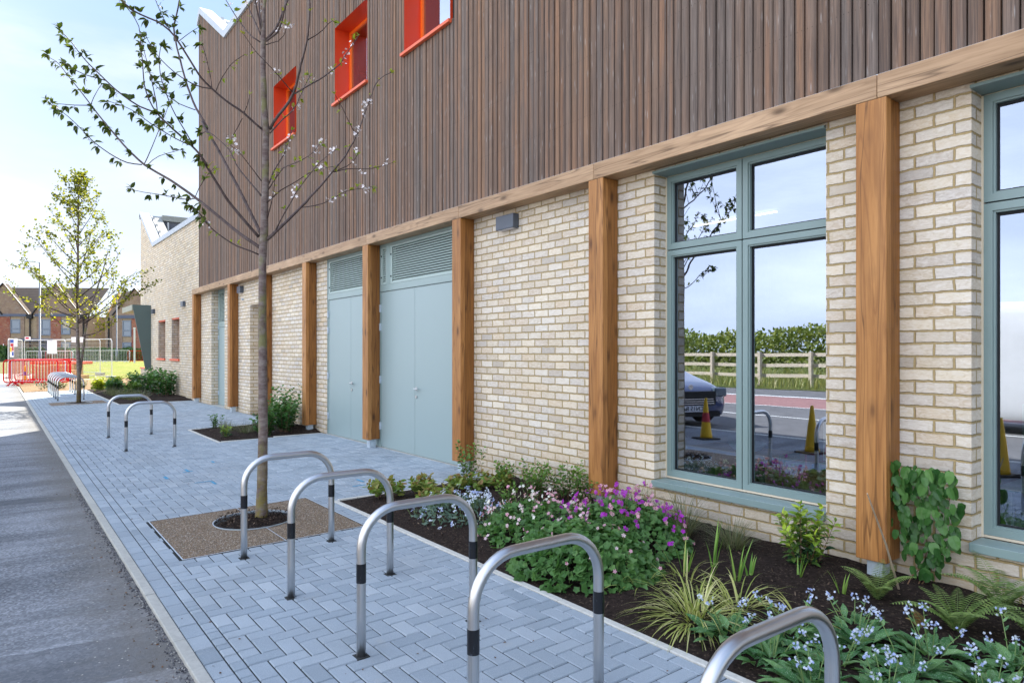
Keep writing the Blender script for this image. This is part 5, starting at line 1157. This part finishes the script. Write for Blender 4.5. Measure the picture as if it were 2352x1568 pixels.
def corner_house():
    t = house('corner_house', 'gabled house with a sunlit orange brick side wall, right of the young tree', 0, None); gb = 1460
    b = MB(); x0 = hx(1545)
    b.face([(x0, .1, hz(gb)), (x0-1.15, 9, hz(gb)), (x0-1.15, 9, hz(830)), (x0-.6, 4.5, hz(415)), (x0, .1, hz(830))][::-1]); b.build('side_wall', M['brick_sunlit'], t)
    hbox(t, 'wall', 1547, 2600, 830, gb, M['brick_buff'], .05, 8)
    for a, c, m in ((1560, 1640, 'brick_brown'), (1650, 1800, 'brick_brown'), (1935, 2300, 'brick_red')): hbox(t, 'brick_panel', a, c, 850, gb, M[m], -.02, .06)
    gable(t, 1655, 1985, 2330, 815, 418, 0, M['brick_brown']); hbox(t, 'band', 1700, 2330, 812, 858, M['slate_band'], -.1, .06)
    b = MB(); b.face([(hx(1555), .2, hz(832)), (hx(2600), .2, hz(832)), (hx(2600), 5.5, hz(425)), (hx(1500), 5.5, hz(413))], [(0, 0), (hx(1050), 0), (hx(1050), 7), (0, 7)]); b.build('roof', M['tile'], t)
    b = MB(); b.tube([(hx(1605), -.15, hz(840)), (hx(1605), -.15, hz(gb))], .1, 6); b.build('downpipe', M['black'], t)
    hwindow(t, 1800, 1930, 885, 1125, 0, 1035); hwindow(t, 1800, 1930, 1208, 1325, 0)
corner_house()
def garage():
    t = house('garage', 'low dark clad garage with a pale roof between the two houses', 0, None)
    b = MB(); b.box(hx(1270), hx(1500), 12, 18, hz(1300), hz(835)); b.build('dark_wall', M['slate_band'], t)
    b = MB(); b.face([(hx(1275), 8, hz(1225)), (hx(1490), 8, hz(1225)), (hx(1490), 11.9, hz(1060)), (hx(1275), 11.9, hz(1060))]); b.build('roof', M['path'], t)
    b = MB(); b.box(hx(1290), hx(1500), 8.2, 12, hz(1460), hz(1235)); b.build('timber_gate', M['oak'], t)
garage()
def hedge_run(name, label, p0, p1, w, h, n, s_, mat, group=None, core=True):
    p0, p1 = Vector(p0), Vector(p1); L_ = (p1-p0).length; ax = (p1-p0).normalized(); sd = Vector((-ax.y, ax.x, 0)); b = MB(); t = empty(name, label, 'hedge', p0, 0, group)
    if core:
        c = MB(); q = [(-w*.38), w*.38]; hh = h*.86
        f = lambda u, v, z: tuple(ax*u+sd*v+UP*z)
        for (v) in q: c.face([f(0, v, 0), f(L_, v, 0), f(L_, v, hh), f(0, v, hh)])
        c.face([f(0, q[0], hh), f(L_, q[0], hh), f(L_, q[1], hh), f(0, q[1], hh)]); c.build('inner_growth', M['leaf_deep'], t)
    for i in range(n):
        u = R.uniform(0, L_); e = h*(1+.12*MN.noise(Vector((u*.5, 0, h)))+.05*MN.noise(Vector((u*2.5, 3, h)))); k = R.random()
        v, z = (R.choice((-1, 1))*w*.5, R.random()*e) if k < .6 else (R.uniform(-.5, .5)*w, e)
        p = ax*u+sd*v+UP*z+rv(s_*.6); d = rv(1); lance(b, p, d, UP*.5+sd*(1 if v > 0 else -1)+rv(.5), s_*R.uniform(.6, 1.3), s_*.6)
    tag(b.build('leaves', mat, t), kind='stuff')
hg = 'clipped hedges in front of the houses'
hedge_run('hedge', 'clipped green hedge at the left edge in front of the red brick', at_far(-60, 96), at_far(19, 96), 1.2, 1.9, 900, .3, M['hedge'], hg)
hedge_run('hedge', 'clipped green hedge behind the mesh fence panel', at_far(52, 96), at_far(96, 96), 1.2, 1.5, 700, .28, M['hedge'], hg)
hedge_run('hedge', 'long clipped hedge behind the silver barriers', at_far(112, 96), at_far(330, 96), 1.2, 1.5, 2600, .28, M['hedge'], hg)
# barriers: frame, uprights, feet
def barrier(name, label, group, mat, loc, rz, w=2.7, h=1.22, tilt=0):
    t = empty(name, label, 'barrier', loc, rz, group); b = MB(); r = .028; c = .16; z0 = .16
    pts = []
    for (cx, cz, a0) in ((w-c, h-c, 0), (c, h-c, 90), (c, z0+c, 180), (w-c, z0+c, 270)):
        for k in range(5): a = math.radians(a0+90*k/4); pts.append((cx+c*math.cos(a), 0, cz+c*math.sin(a)))
    pts.append(pts[0]); b.tube(pts, r, 8); b.build('frame', mat, t, smooth=True)
    n = 17
    for k in range(1, n+1): x = w*k/(n+1); b = MB(); b.tube([(x, 0, z0), (x, 0, h)], .010, 5); b.build('upright', mat, t)
    for x in (.45, w-.45):
        b = MB(); b.tube([(x, -.3, 0), (x, 0, z0+.04)], .02, 5); b.tube([(x, .3, 0), (x, 0, z0+.04)], .02, 5); b.tube([(x-.28, -.05, 0), (x+.0, 0, z0+.04)], .02, 5); b.tube([(x+.28, .05, 0), (x, 0, z0+.04)], .02, 5); b.build('foot', mat, t)
    return t
RB = 'red crowd barriers'
rb = [(8, 32.6, -.05, 2.7, 'red crowd barrier sticking out farthest left over the footpath'), (21, 33.2, .02, 2.9, 'red crowd barrier second from the left in the stack'), (24.5, 34.3, .03, 2.75, 'red crowd barrier in the middle of the stack'), (33, 35.2, .0, 2.9, 'red crowd barrier fourth in the stack, reaching behind the cycle stands'), (55, 36.5, .02, 2.8, 'red crowd barrier at the right end of the stack')]
for px, zc, rz, w, lab in rb: barrier('red_barrier', lab, RB, M['red_paint'], at_far(px, zc, -.10), TH+rz, w)
barrier('silver_barrier', 'galvanised crowd barrier mixed in with the red ones', 'galvanised crowd barriers', M['grey_galv'], at_far(27, 33.8, -.10), TH-.02, 2.7)
for px, lab in ((163, 'left one of two galvanised barriers beyond the lawn'), (231, 'right one of two galvanised barriers beyond the lawn')): barrier('silver_barrier', lab, 'galvanised crowd barriers', M['grey_galv'], at_far(px, 82), TH, 3.5, 1.45)
barrier('silver_barrier', 'dull grey barrier behind the mesh panel, left of the far pair', 'galvanised crowd barriers', M['grey_galv'], at_far(60, 70), TH, 4.8, 1.45)
for px, w, lab in ((294, 3.2, 'distant red barrier between the fin and the galvanised pair'), (105, 3.2, 'distant red barrier behind the white notice boards')): barrier('red_barrier', lab, RB, M['red_paint'], at_far(px, 84), TH, w, 1.4)
# mesh site fence panels
def mesh_panel(label, p0, p1, h=2.4):
    p0, p1 = Vector(p0), Vector(p1); w = (p1-p0).length; rz = math.atan2(p1.y-p0.y, p1.x-p0.x); t = empty('mesh_fence_panel', label, 'fence panel', p0, rz, 'wire mesh site fence panels'); b = MB(); c = .18; pts = [(0, 0, -.0)]
    for k in range(5): a = math.pi-math.pi/2*k/4; pts.append((c+c*math.cos(a), 0, h-c+c*math.sin(a)))
    for k in range(5): a = math.pi/2-math.pi/2*k/4; pts.append((w-c+c*math.cos(a), 0, h-c+c*math.sin(a)))
    pts.append((w, 0, 0)); b.tube(pts, .026, 7); b.tube([(0, 0, .12), (w, 0, .12)], .022, 6); b.build('frame', M['grey_galv'], t)
    b = MB(); n = int(w/.13)
    for k in range(1, n): x = w*k/n; b.tube([(x, 0, .12), (x, 0, h)], .0028, 3, False)
    for k in range(1, 9): z = .12+(h-.12)*k/9; b.tube([(0, 0, z), (w, 0, z)], .0035, 3, False)
    b.build('wire_mesh', M['grey_galv'], t)
    for x in (0, w): b = MB(); b.box(x-.38, x+.38, -.13, .13, -.02, .13); b.build('foot_block', M['kerb'], t)
    return t
mesh_panel('narrow looking mesh panel seen almost end on at the left', at_far(19, 41, -.1), at_far(51, 46.5, -.1))
mesh_panel('near long mesh panel running across behind the stands', at_far(56, 46, -.1), at_far(150, 44, -.1)); mesh_panel('right mesh panel ending on a concrete block beside the lawn', at_far(150, 44, -.1), at_far(257, 42, -.1))
mesh_panel('rear mesh panel seen through the front ones', at_far(120, 50, -.05), at_far(230, 47, -.07))
def sign(label, px, y0, y1, w, zc, mats):
    t = empty('notice_board', label, 'notice', at_far(px, zc, H+(806-y1)*zc/FP), TH, 'notices on the mesh fence'); h = (y1-y0)*zc/FP; W = w*zc/FP
    b = MB(); b.box(0, W, -.01, .01, 0, h); b.build('board', M['white_board'], t)
    for i, (x0, x1, a, c, m) in enumerate(mats): b = MB(); b.box(x0*W, x1*W, -.016, -.011, a*h, c*h); b.build('printed_field', M[m], t)
sign('large plain white notice hanging on the near mesh panel', 108.5, 782, 812, 22, 44, []); sign('white sheet left of the tree stem on the mesh panel', 164, 774, 786, 11, 44, []); sign('white sheet right of the tree stem on the mesh panel', 184, 774, 786, 11, 44, [])
sign('small cream sign with red print at the fence top', 57, 773, 780, 13, 45.3, [(.15, .75, .25, .8, 'book_e')])
sign('tall site safety sign with blue, red and yellow fields', 23, 779, 820, 9, 41.2, [(.05, .95, .80, .98, 'book_f'), (.15, .9, .6, .76, 'book_e'), (.05, .45, .3, .55, 'cone_yellow'), (.55, .95, .35, .58, 'book_e'), (.55, .95, .08, .3, 'book_f')]); sign('plain white sheet beside the safety sign', 33, 777, 796, 7, 41.4, [])
# street lamps
def lamp(label, px, zc, h, s=1):
    t = empty('street_lamp', label, 'street lamp', at_far(px, zc), TH, 'street lamps'); b = MB(); b.tube([(0, 0, -.1), (0, 0, 1.6), (0, 0, 1.62), (0, 0, h)], [.11*s, .11*s, .065*s, .05*s], 12); b.build('pole', M['lamp_post'], t, smooth=True)
    b = MB(); b.tube([(0, 0, h), (-.25, 0, h+.04), (-.9*s, 0, h+.10)], [.045, .05, .05], 8); b.box(-.95*s, -.28, -.13, .13, h+.05, h+.13); b.build('lamp_head', M['galv'], t, bevel=.03)
lamp('street lamp with a flat head to the left of the young tree', 91.5, 46, 7.6); lamp('distant street lamp in front of the corner house', 268, 86, 8.6, 1.2)
b = MB(); p = at_far(337-0, 0.001); 
t = empty('sign_post', 'slim white post beyond the red barrier near the corner house', 'post', at_far(309, 80), TH); b.tube([(0, 0, 0), (0, 0, 4.0)], .1, 8); b.build('pole', M['grey_galv'], t); b = MB(); b.tube([(0, 0, 4.0), (0, 0, 4.15)], .13, 8); b.build('pole_cap', M['grey_galv'], t)
# building materials behind the barriers
t = empty('timber_stack', 'stack of brown sleepers behind the red barriers', 'timber stack', at_far(78, 41, -.1), TH)
for i in range(3): b = MB(); b.box(0, 3.2-.5*i, -.2, .2, .28*i, .28*i+.24); b.build('sleeper', M['oak'], t, bevel=.01)
t = empty('pipe_bundle', 'bundle of orange brown pipes behind the barriers', 'pipes', at_far(70, 44, -.1), TH)
for i in range(4): b = MB(); b.tube([(0, .2*i, .9), (3.6, .2*i, .9)], .09, 8); b.build('pipe', M['orange_dull'], t)
for i in (0, 1): b = MB(); b.box(.5+i*2.2, .7+i*2.2, -.1, .8, 0, .81); b.build('bearer', M['oak'], t)
# cones
def cone(label, loc, s=1, group='traffic cones', mat='cone_yellow', sleeve=None):
    t = empty('traffic_cone', label, 'cone', loc, R.uniform(0, 1), group); b = MB(); b.box(-.22*s, .22*s, -.22*s, .22*s, 0, .03*s); b.build('base', M['tyre'], t, bevel=.01)
    b = MB(); b.tube([(0, 0, .03*s), (0, 0, .08*s), (0, 0, .86*s), (0, 0, .90*s)], [.135*s, .125*s, .032*s, .026*s], 20); b.build('body', M[mat], t, smooth=True)
    b = MB(); b.tube([(0, 0, .38*s), (0, 0, .58*s)], [.0905*s, .0685*s], 20, False); b.build('sleeve', M[sleeve or mat], t)
cone('yellow cone with a purple band behind the red barriers', at_far(57, 36, -.1), 1, sleeve='book_f')
for i, (x, y) in enumerate([(-8.11, -.34), (-5.95, -.25), (-3.35, -.33), (-3.0, -.45), (-2.75, -.36)]):
    cone('yellow cone at the footpath edge seen reflected, '+['left window pane beside the car', 'right pane next to the stand', 'left of the trio in the right window', 'middle of the trio in the right window', 'right of the trio in the right window'][i], (x, y, -.105), .86, sleeve='book_e' if i == 0 else None)
# ================================================================== WHAT THE WINDOWS REFLECT: fence, hedge, car, van
t = empty('rail_fence', 'three rail timber fence across the road, seen in the window reflection', 'fence', (0, -19.5, -.13))
for i in range(32): b = MB(); b.box(-60+i*2.7, -60+i*2.7+.14, -.1, .1, 0, 1.65); b.build('fence_post', M['timber_rail'], t)
for z in (.42, .92, 1.42): b = MB(); b.box(-60, 26, -.16, -.101, z, z+.16); o = b.build('rail', M['timber_rail'], t); b = MB(); 
b = MB()
for i in range(11000):
    x = R.uniform(-60, 12); y = -17.6-R.random()**1.3*10.5; d = rv(.4)+UP*1.4; blade(b, Vector((x, y, -.13)), d, UP, R.uniform(.3, .65)+(.35 if y < -20 else 0), .04, .6, 3)
tag(b.build('tall_grass', M['blade_meadow']), 'rough tall grass along the far roadside fence', 'grass', kind='stuff')
def bushes(label, x0, x1, y, h, n, mat):
    b = MB(); t = empty('bush_row', label, 'bush', (0, y, -.13), 0, 'bushes beyond the road')
    for i in range(n):
        x = R.uniform(x0, x1); hh = h*(1+.3*MN.noise(Vector((x*.25, y, 0)))+.15*MN.noise(Vector((x*.9, y, 4)))); z = R.random()**.6*hh; p = Vector((x, R.uniform(-1.5, 1.5), z)); lance(b, p, rv(1)+UP*.5, rv(1)+UP, R.uniform(.16, .38), .17)
    tag(b.build('leaves', mat, t), kind='stuff')
bushes('dense green bushes beyond the far fence, left part', -95, -40, -31, 2.9, 16000, M['sun_bush']); bushes('dense green bushes beyond the far fence, middle part', -40, -5, -30, 3.0, 14000, M['sun_bush']); bushes('dense green bushes beyond the far fence, right part', -5, 40, -31, 2.8, 7000, M['sun_bush'])
def loft(b, secs):
    n = len(secs[0])
    for i in range(len(secs)-1):
        for j in range(n-1): b.face([secs[i][j], secs[i+1][j], secs[i+1][j+1], secs[i][j+1]])
def vehicle(name, label, cat, loc, rz, prof, width, paint, glass_z, wheels, wr, grp=None):
    """prof: list of (x, z_top, half-width factor at the top); body lofted from sections"""
    t = empty(name, label, cat, loc, rz, grp); b = MB(); secs = []
    for x, zb, zs, zt, ws, wt in prof:
        W = width/2; s_ = [(x, -W*ws*.92, zb), (x, -W*ws, zb+.12), (x, -W*ws, zs*.8), (x, -W*ws*.97, zs)]
        s_ += [(x, -W*wt, zt-.03), (x, -W*wt*.8, zt), (x, 0, zt+.02), (x, W*wt*.8, zt), (x, W*wt, zt-.03), (x, W*ws*.97, zs), (x, W*ws, zs*.8), (x, W*ws, zb+.12), (x, W*ws*.92, zb)]; secs.append(s_)
    loft(b, secs); b.face(secs[-1][::-1]); b.face(secs[0]); o = b.build('body', paint, t, smooth=True, weld=True); sb = o.modifiers.new('s', 'SUBSURF'); sb.levels = sb.render_levels = 1
    for (x, sd) in wheels:
        b = MB(); y = sd*(width/2-.13); b.tube([(x, y-.12, wr), (x, y+.12, wr)], wr, 24); w = b.build('wheel', M['tyre'], t); b = MB(); b.tube([(x, y+sd*.121, wr), (x, y+sd*.13, wr)], wr*.62, 16); b.build('rim', M['chrome'], w)
    return t
def car():
    pr = [(0.0, .30, .55, .66, .80, .70), (-.10, .24, .72, .86, .94, .80), (-.45, .20, .85, .98, 1.0, .82), (-1.25, .20, .98, 1.14, 1.0, .80), (-1.75, .20, 1.02, 1.36, 1.0, .74), (-2.25, .20, 1.04, 1.68, 1.0, .68), (-3.2, .20, 1.05, 1.76, 1.0, .68), (-4.2, .2, 1.05, 1.68, 1.0, .66), (-4.75, .22, 1.04, 1.4, .97, .66), (-5.0, .3, .85, 1.05, .9, .7)]
    t = vehicle('parked_car', 'dark blue parked car with a toothy grille, seen reflected in the left window', 'car', (-9.75, -1.95, -.13), .33, pr, 2.15, M['car_blue'], 1, [(-.95, 1), (-.95, -1), (-4.0, 1), (-4.0, -1)], .38)
    b = MB(); 
    for k in range(6): z = .50+.05*k; b.box(-.08, .035-.006*k, -.62+.01*k, .62-.01*k, z, z+.018)
    b.build('grille', M['chrome'], t); b = MB(); b.box(-.2, .02, -.66, .66, .48, .78); b.build('grille_opening', M['black'], t)
    for sd in (1, -1):
        b = MB(); b.box(-.32, -.02, sd*.66, sd*.98, .66, .86); b.build('headlight', M['sky_glass'], t, bevel=.03)
        b = MB(); b.face([(-2.0, sd*1.0, 1.12), (-4.2, sd*1.02, 1.12), (-4.0, sd*.80, 1.60), (-2.4, sd*.80, 1.60)]); b.build('side_window', M['dark_glass'], t)
    b = MB(); b.face([(-1.45, -.82, 1.24), (-1.45, .82, 1.24), (-2.22, .66, 1.70), (-2.22, -.66, 1.70)]); b.build('windscreen', M['dark_glass'], t)
    b = MB(); b.box(-.10, .03, -.75, .75, .22, .34); b.build('lower_grille', M['black'], t)
    b = MB(); b.box(.036, .05, -.31, .31, .33, .465); p = b.build('number_plate', M['plate'], t)
    cu = bpy.data.curves.new('reg', 'FONT'); cu.body = 'CN15 BAH'; cu.size = .135; cu.align_x = 'CENTER'; cu.align_y = 'CENTER'; cu.extrude = .001; cu.offset = .002
    to = bpy.data.objects.new('tmp', cu); C.objects.link(to); bpy.context.view_layer.update(); me = bpy.data.meshes.new_from_object(to.evaluated_get(bpy.context.evaluated_depsgraph_get())); bpy.data.objects.remove(to)
    o = bpy.data.objects.new('plate_lettering', me); C.objects.link(o); o.parent = p; me.materials.clear(); me.materials.append(M['black']); o.rotation_euler = (math.pi/2, 0, math.pi/2); o.location = (.053, 0, .3975)
    b = MB(); b.tube([(.04, 0, .88), (.05, 0, .88)], .06, 16); b.build('badge', M['chrome'], t)
car()
def van():
    pr = [(0, .35, .8, 1.0, .85, .8), (-.2, .3, 1.0, 1.25, .95, .85), (-.9, .3, 1.1, 1.6, 1, .85), (-1.6, .3, 1.2, 2.5, 1, .88), (-2.4, .3, 1.3, 2.75, 1, .9), (-6.2, .3, 1.3, 2.78, 1, .9), (-6.5, .35, 1.3, 2.6, .98, .88)]
    t = vehicle('parked_van', 'white panel van parked on the road, seen reflected in the right window', 'van', (-1.2, -7.2, -.15), 0, pr, 2.3, M['van_white'], 1, [(-1.1, 1), (-1.1, -1), (-5.2, 1), (-5.2, -1)], .42)
    b = MB(); b.face([(-.95, -.9, 1.62), (-.95, .9, 1.62), (-1.55, .85, 2.42), (-1.55, -.85, 2.42)]); b.build('windscreen', M['dark_glass'], t)
    for sd in (1, -1): b = MB(); b.box(-.2, .0, sd*.7, sd*1.05, .8, 1.05); b.build('headlight', M['sky_glass'], t)
van()
# ================================================================== INSIDE THE ROOM BEHIND THE WINDOWS
t = empty('book_box', 'low wooden box of picture books inside the window behind the bright bush', 'book box', (-3.55, 5.62, .02))
b = MB(); b.box(0, 1.25, 0, .03, .1, .52); b.box(0, 1.25, .45, .48, .1, .60); b.box(0, .03, .03, .45, .1, .56); b.box(1.22, 1.25, .03, .45, .1, .56); b.box(.03, 1.22, .03, .45, .1, .13); b.build('box', M['oak'], t, bevel=.004)
for i in range(18):
    m = ['book_a', 'book_b', 'book_c', 'book_d', 'book_e', 'book_f'][i % 6]; x = .06+i*.063; b = MB(); b.box(x, x+.02, .06, .38, .14, R.uniform(.50, .64)); o = b.build('picture_book', M[m]); o.location = t.location; tag(o, ['green', 'orange', 'yellow', 'teal', 'red', 'blue'][i % 6]+' picture book standing '+['at the left end', 'in the middle', 'at the right end'][i//6]+' of the wooden book box', 'book', 'picture books in the wooden box'); 
t = empty('rainbow_book', 'open rainbow picture book propped on the book box', 'book', (-2.98, 5.82, .60))
b = MB(); b.box(-.16, .16, -.01, .01, 0, .34); b.build('page', M['white_board'], t)
for i, m in enumerate(['book_e', 'book_b', 'book_c', 'book_a', 'book_d', 'book_f']):
    b = MB(); r = .15-.018*i
    for k in range(12): a0, a1 = math.pi*k/12, math.pi*(k+1)/12; b.face([(r*math.cos(a0), -.012, .05+r*1.5*math.sin(a0)), (r*math.cos(a1), -.012, .05+r*1.5*math.sin(a1)), ((r-.018)*math.cos(a1), -.012, .05+(r-.018)*1.5*math.sin(a1)), ((r-.018)*math.cos(a0), -.012, .05+(r-.018)*1.5*math.sin(a0))])
    b.build('rainbow_stripe', M[m], t)
t = empty('play_table', 'low wooden table inside behind the left window pane', 'table', (-4.7, 5.9, .01))
b = MB(); b.box(0, 1.0, 0, .5, .50, .54); b.build('table_top', M['oak'], t, bevel=.005)
for x in (.05, .9):
    for y in (.05, .42): b = MB(); b.box(x, x+.05, y, y+.05, 0, .5); b.build('leg', M['oak'], t)
b = MB(); b.tube([(-4.1, 6.1, .551), (-4.1, 6.1, .56), (-4.1, 6.1, .62), (-4.1, 6.1, .63)], [.1, .13, .19, .185], 18); o = b.build('bowl', plain('pale_blue_plastic', (.3, .55, .62), .3)); tag(o, 'pale blue plastic bowl on the low table inside the window', 'bowl')
t = empty('green_chair', 'pale green moulded chair inside the right hand window', 'chair', (-1.55, 6.0, .01)); lg = plain('mint_plastic', (.25, .5, .38), .4)
b = MB(); b.box(-.25, .25, -.25, .25, .55, .59); b.build('seat', lg, t, bevel=.01); b = MB(); b.box(-.25, .25, .22, .26, .6, 1.15); b.build('backrest', lg, t, bevel=.01)
for x in (-.22, .18):
    for y in (-.22, .18): b = MB(); b.box(x, x+.04, y, y+.04, 0, .55); b.build('leg', M['grey_galv'], t)

# ================================================================== SMALL TRACES ON THE PAVING AND PATH
mk = plain('faded_blue_paint', (.08, .30, .48), .8, .2, 0, .35, 40)
for i, (x, y, w, h) in enumerate([(-10.15, 2.05, .22, .035), (-9.95, 2.0, .035, .12), (-9.05, 1.95, .03, .2), (-9.0, 2.12, .22, .03), (-9.75, 1.72, .2, .04), (-7.9, 3.55, .2, .03), (-7.55, 3.35, .03, .16), (-10.6, 2.5, .15, .03)]):
    b = MB(); b.face([(x, y, gz(y)+.0035), (x+w, y, gz(y)+.0035), (x+w, y+h, gz(y+h)+.0035), (x, y+h, gz(y+h)+.0035)]); tag(b.build('blue_survey_mark', mk), kind='structure')
b = MB()
for i in range(900):
    x = -1.0-R.random()**1.6*16; y = .79-abs(R.gauss(0, .10)); z = -.104
    if R.random() < .25: y = R.uniform(.9, 2.8); z = gz(y)+.003
    s_ = R.uniform(.006, .022); lance(b, Vector((x, y, z)), Vector((R.uniform(-1, 1), R.uniform(-1, 1), .1)), UP+rv(.5), s_, s_*.6)
tag(b.build('leaf_litter', plain('dry_litter', (.14, .08, .045), .9, .1, 0, .5, 30)), 'dry leaf litter gathered along the kerb', 'leaf litter', kind='stuff')
b = MB()
for i in range(2000):
    x = -.8-R.random()*9; y = .799-abs(R.gauss(0, .032)); q = R.uniform(.003, .009); p = Vector((x, y, -.104)); pts = [p+Vector((math.cos(a)*q*R.uniform(.7, 1.1), math.sin(a)*q*R.uniform(.7, 1.1), 0)) for a in (0, 1.26, 2.5, 3.8, 5.0)]; top = p+Vector((0, 0, q*.9)); b.rnd = R.random()
    for k in range(5): b.face((pts[k], pts[(k+1) % 5], top))
k = N('loose_chippings', .9, .2); k.col(k.ramp(k.rnd(), [(0, (.04, .04, .045)), (.7, (.13, .13, .14)), (1, (.36, .35, .32))])); tag(b.build('loose_chippings', k.m), 'loose asphalt chippings along the kerb edge', 'chippings', kind='stuff')
b = MB()
for i in range(5200):
    if R.random() < .6: x, y = R.uniform(-6.9, -.6), R.uniform(2.95, D-.03)
    elif R.random() < .4: a = R.uniform(0, 6.28); r_ = R.random()**.5*.35; x, y = -6.72+r_*math.cos(a), 1.98+r_*math.sin(a)
    else: x, y = R.uniform(-14.9, -12.7), R.uniform(3.2, D-.05)
    z = gz(y)+.035+.02*MN.noise(Vector((x*2.1, y*2.1, 0))); s_ = R.uniform(.008, .035); lance(b, Vector((x, y, z)), rv(1)+Vector((0, 0, -.0)), rv(1)+UP, s_, s_*.35, .1, .1)
k = N('bark_chips', .95, .1); k.col(k.ramp(k.rnd(), [(0, (.012, .009, .008)), (.75, (.05, .034, .026)), (1, (.19, .14, .10))])); tag(b.build('bark_mulch_chips', k.m), 'dark bark mulch chips covering the soil of the beds', 'mulch', kind='stuff')
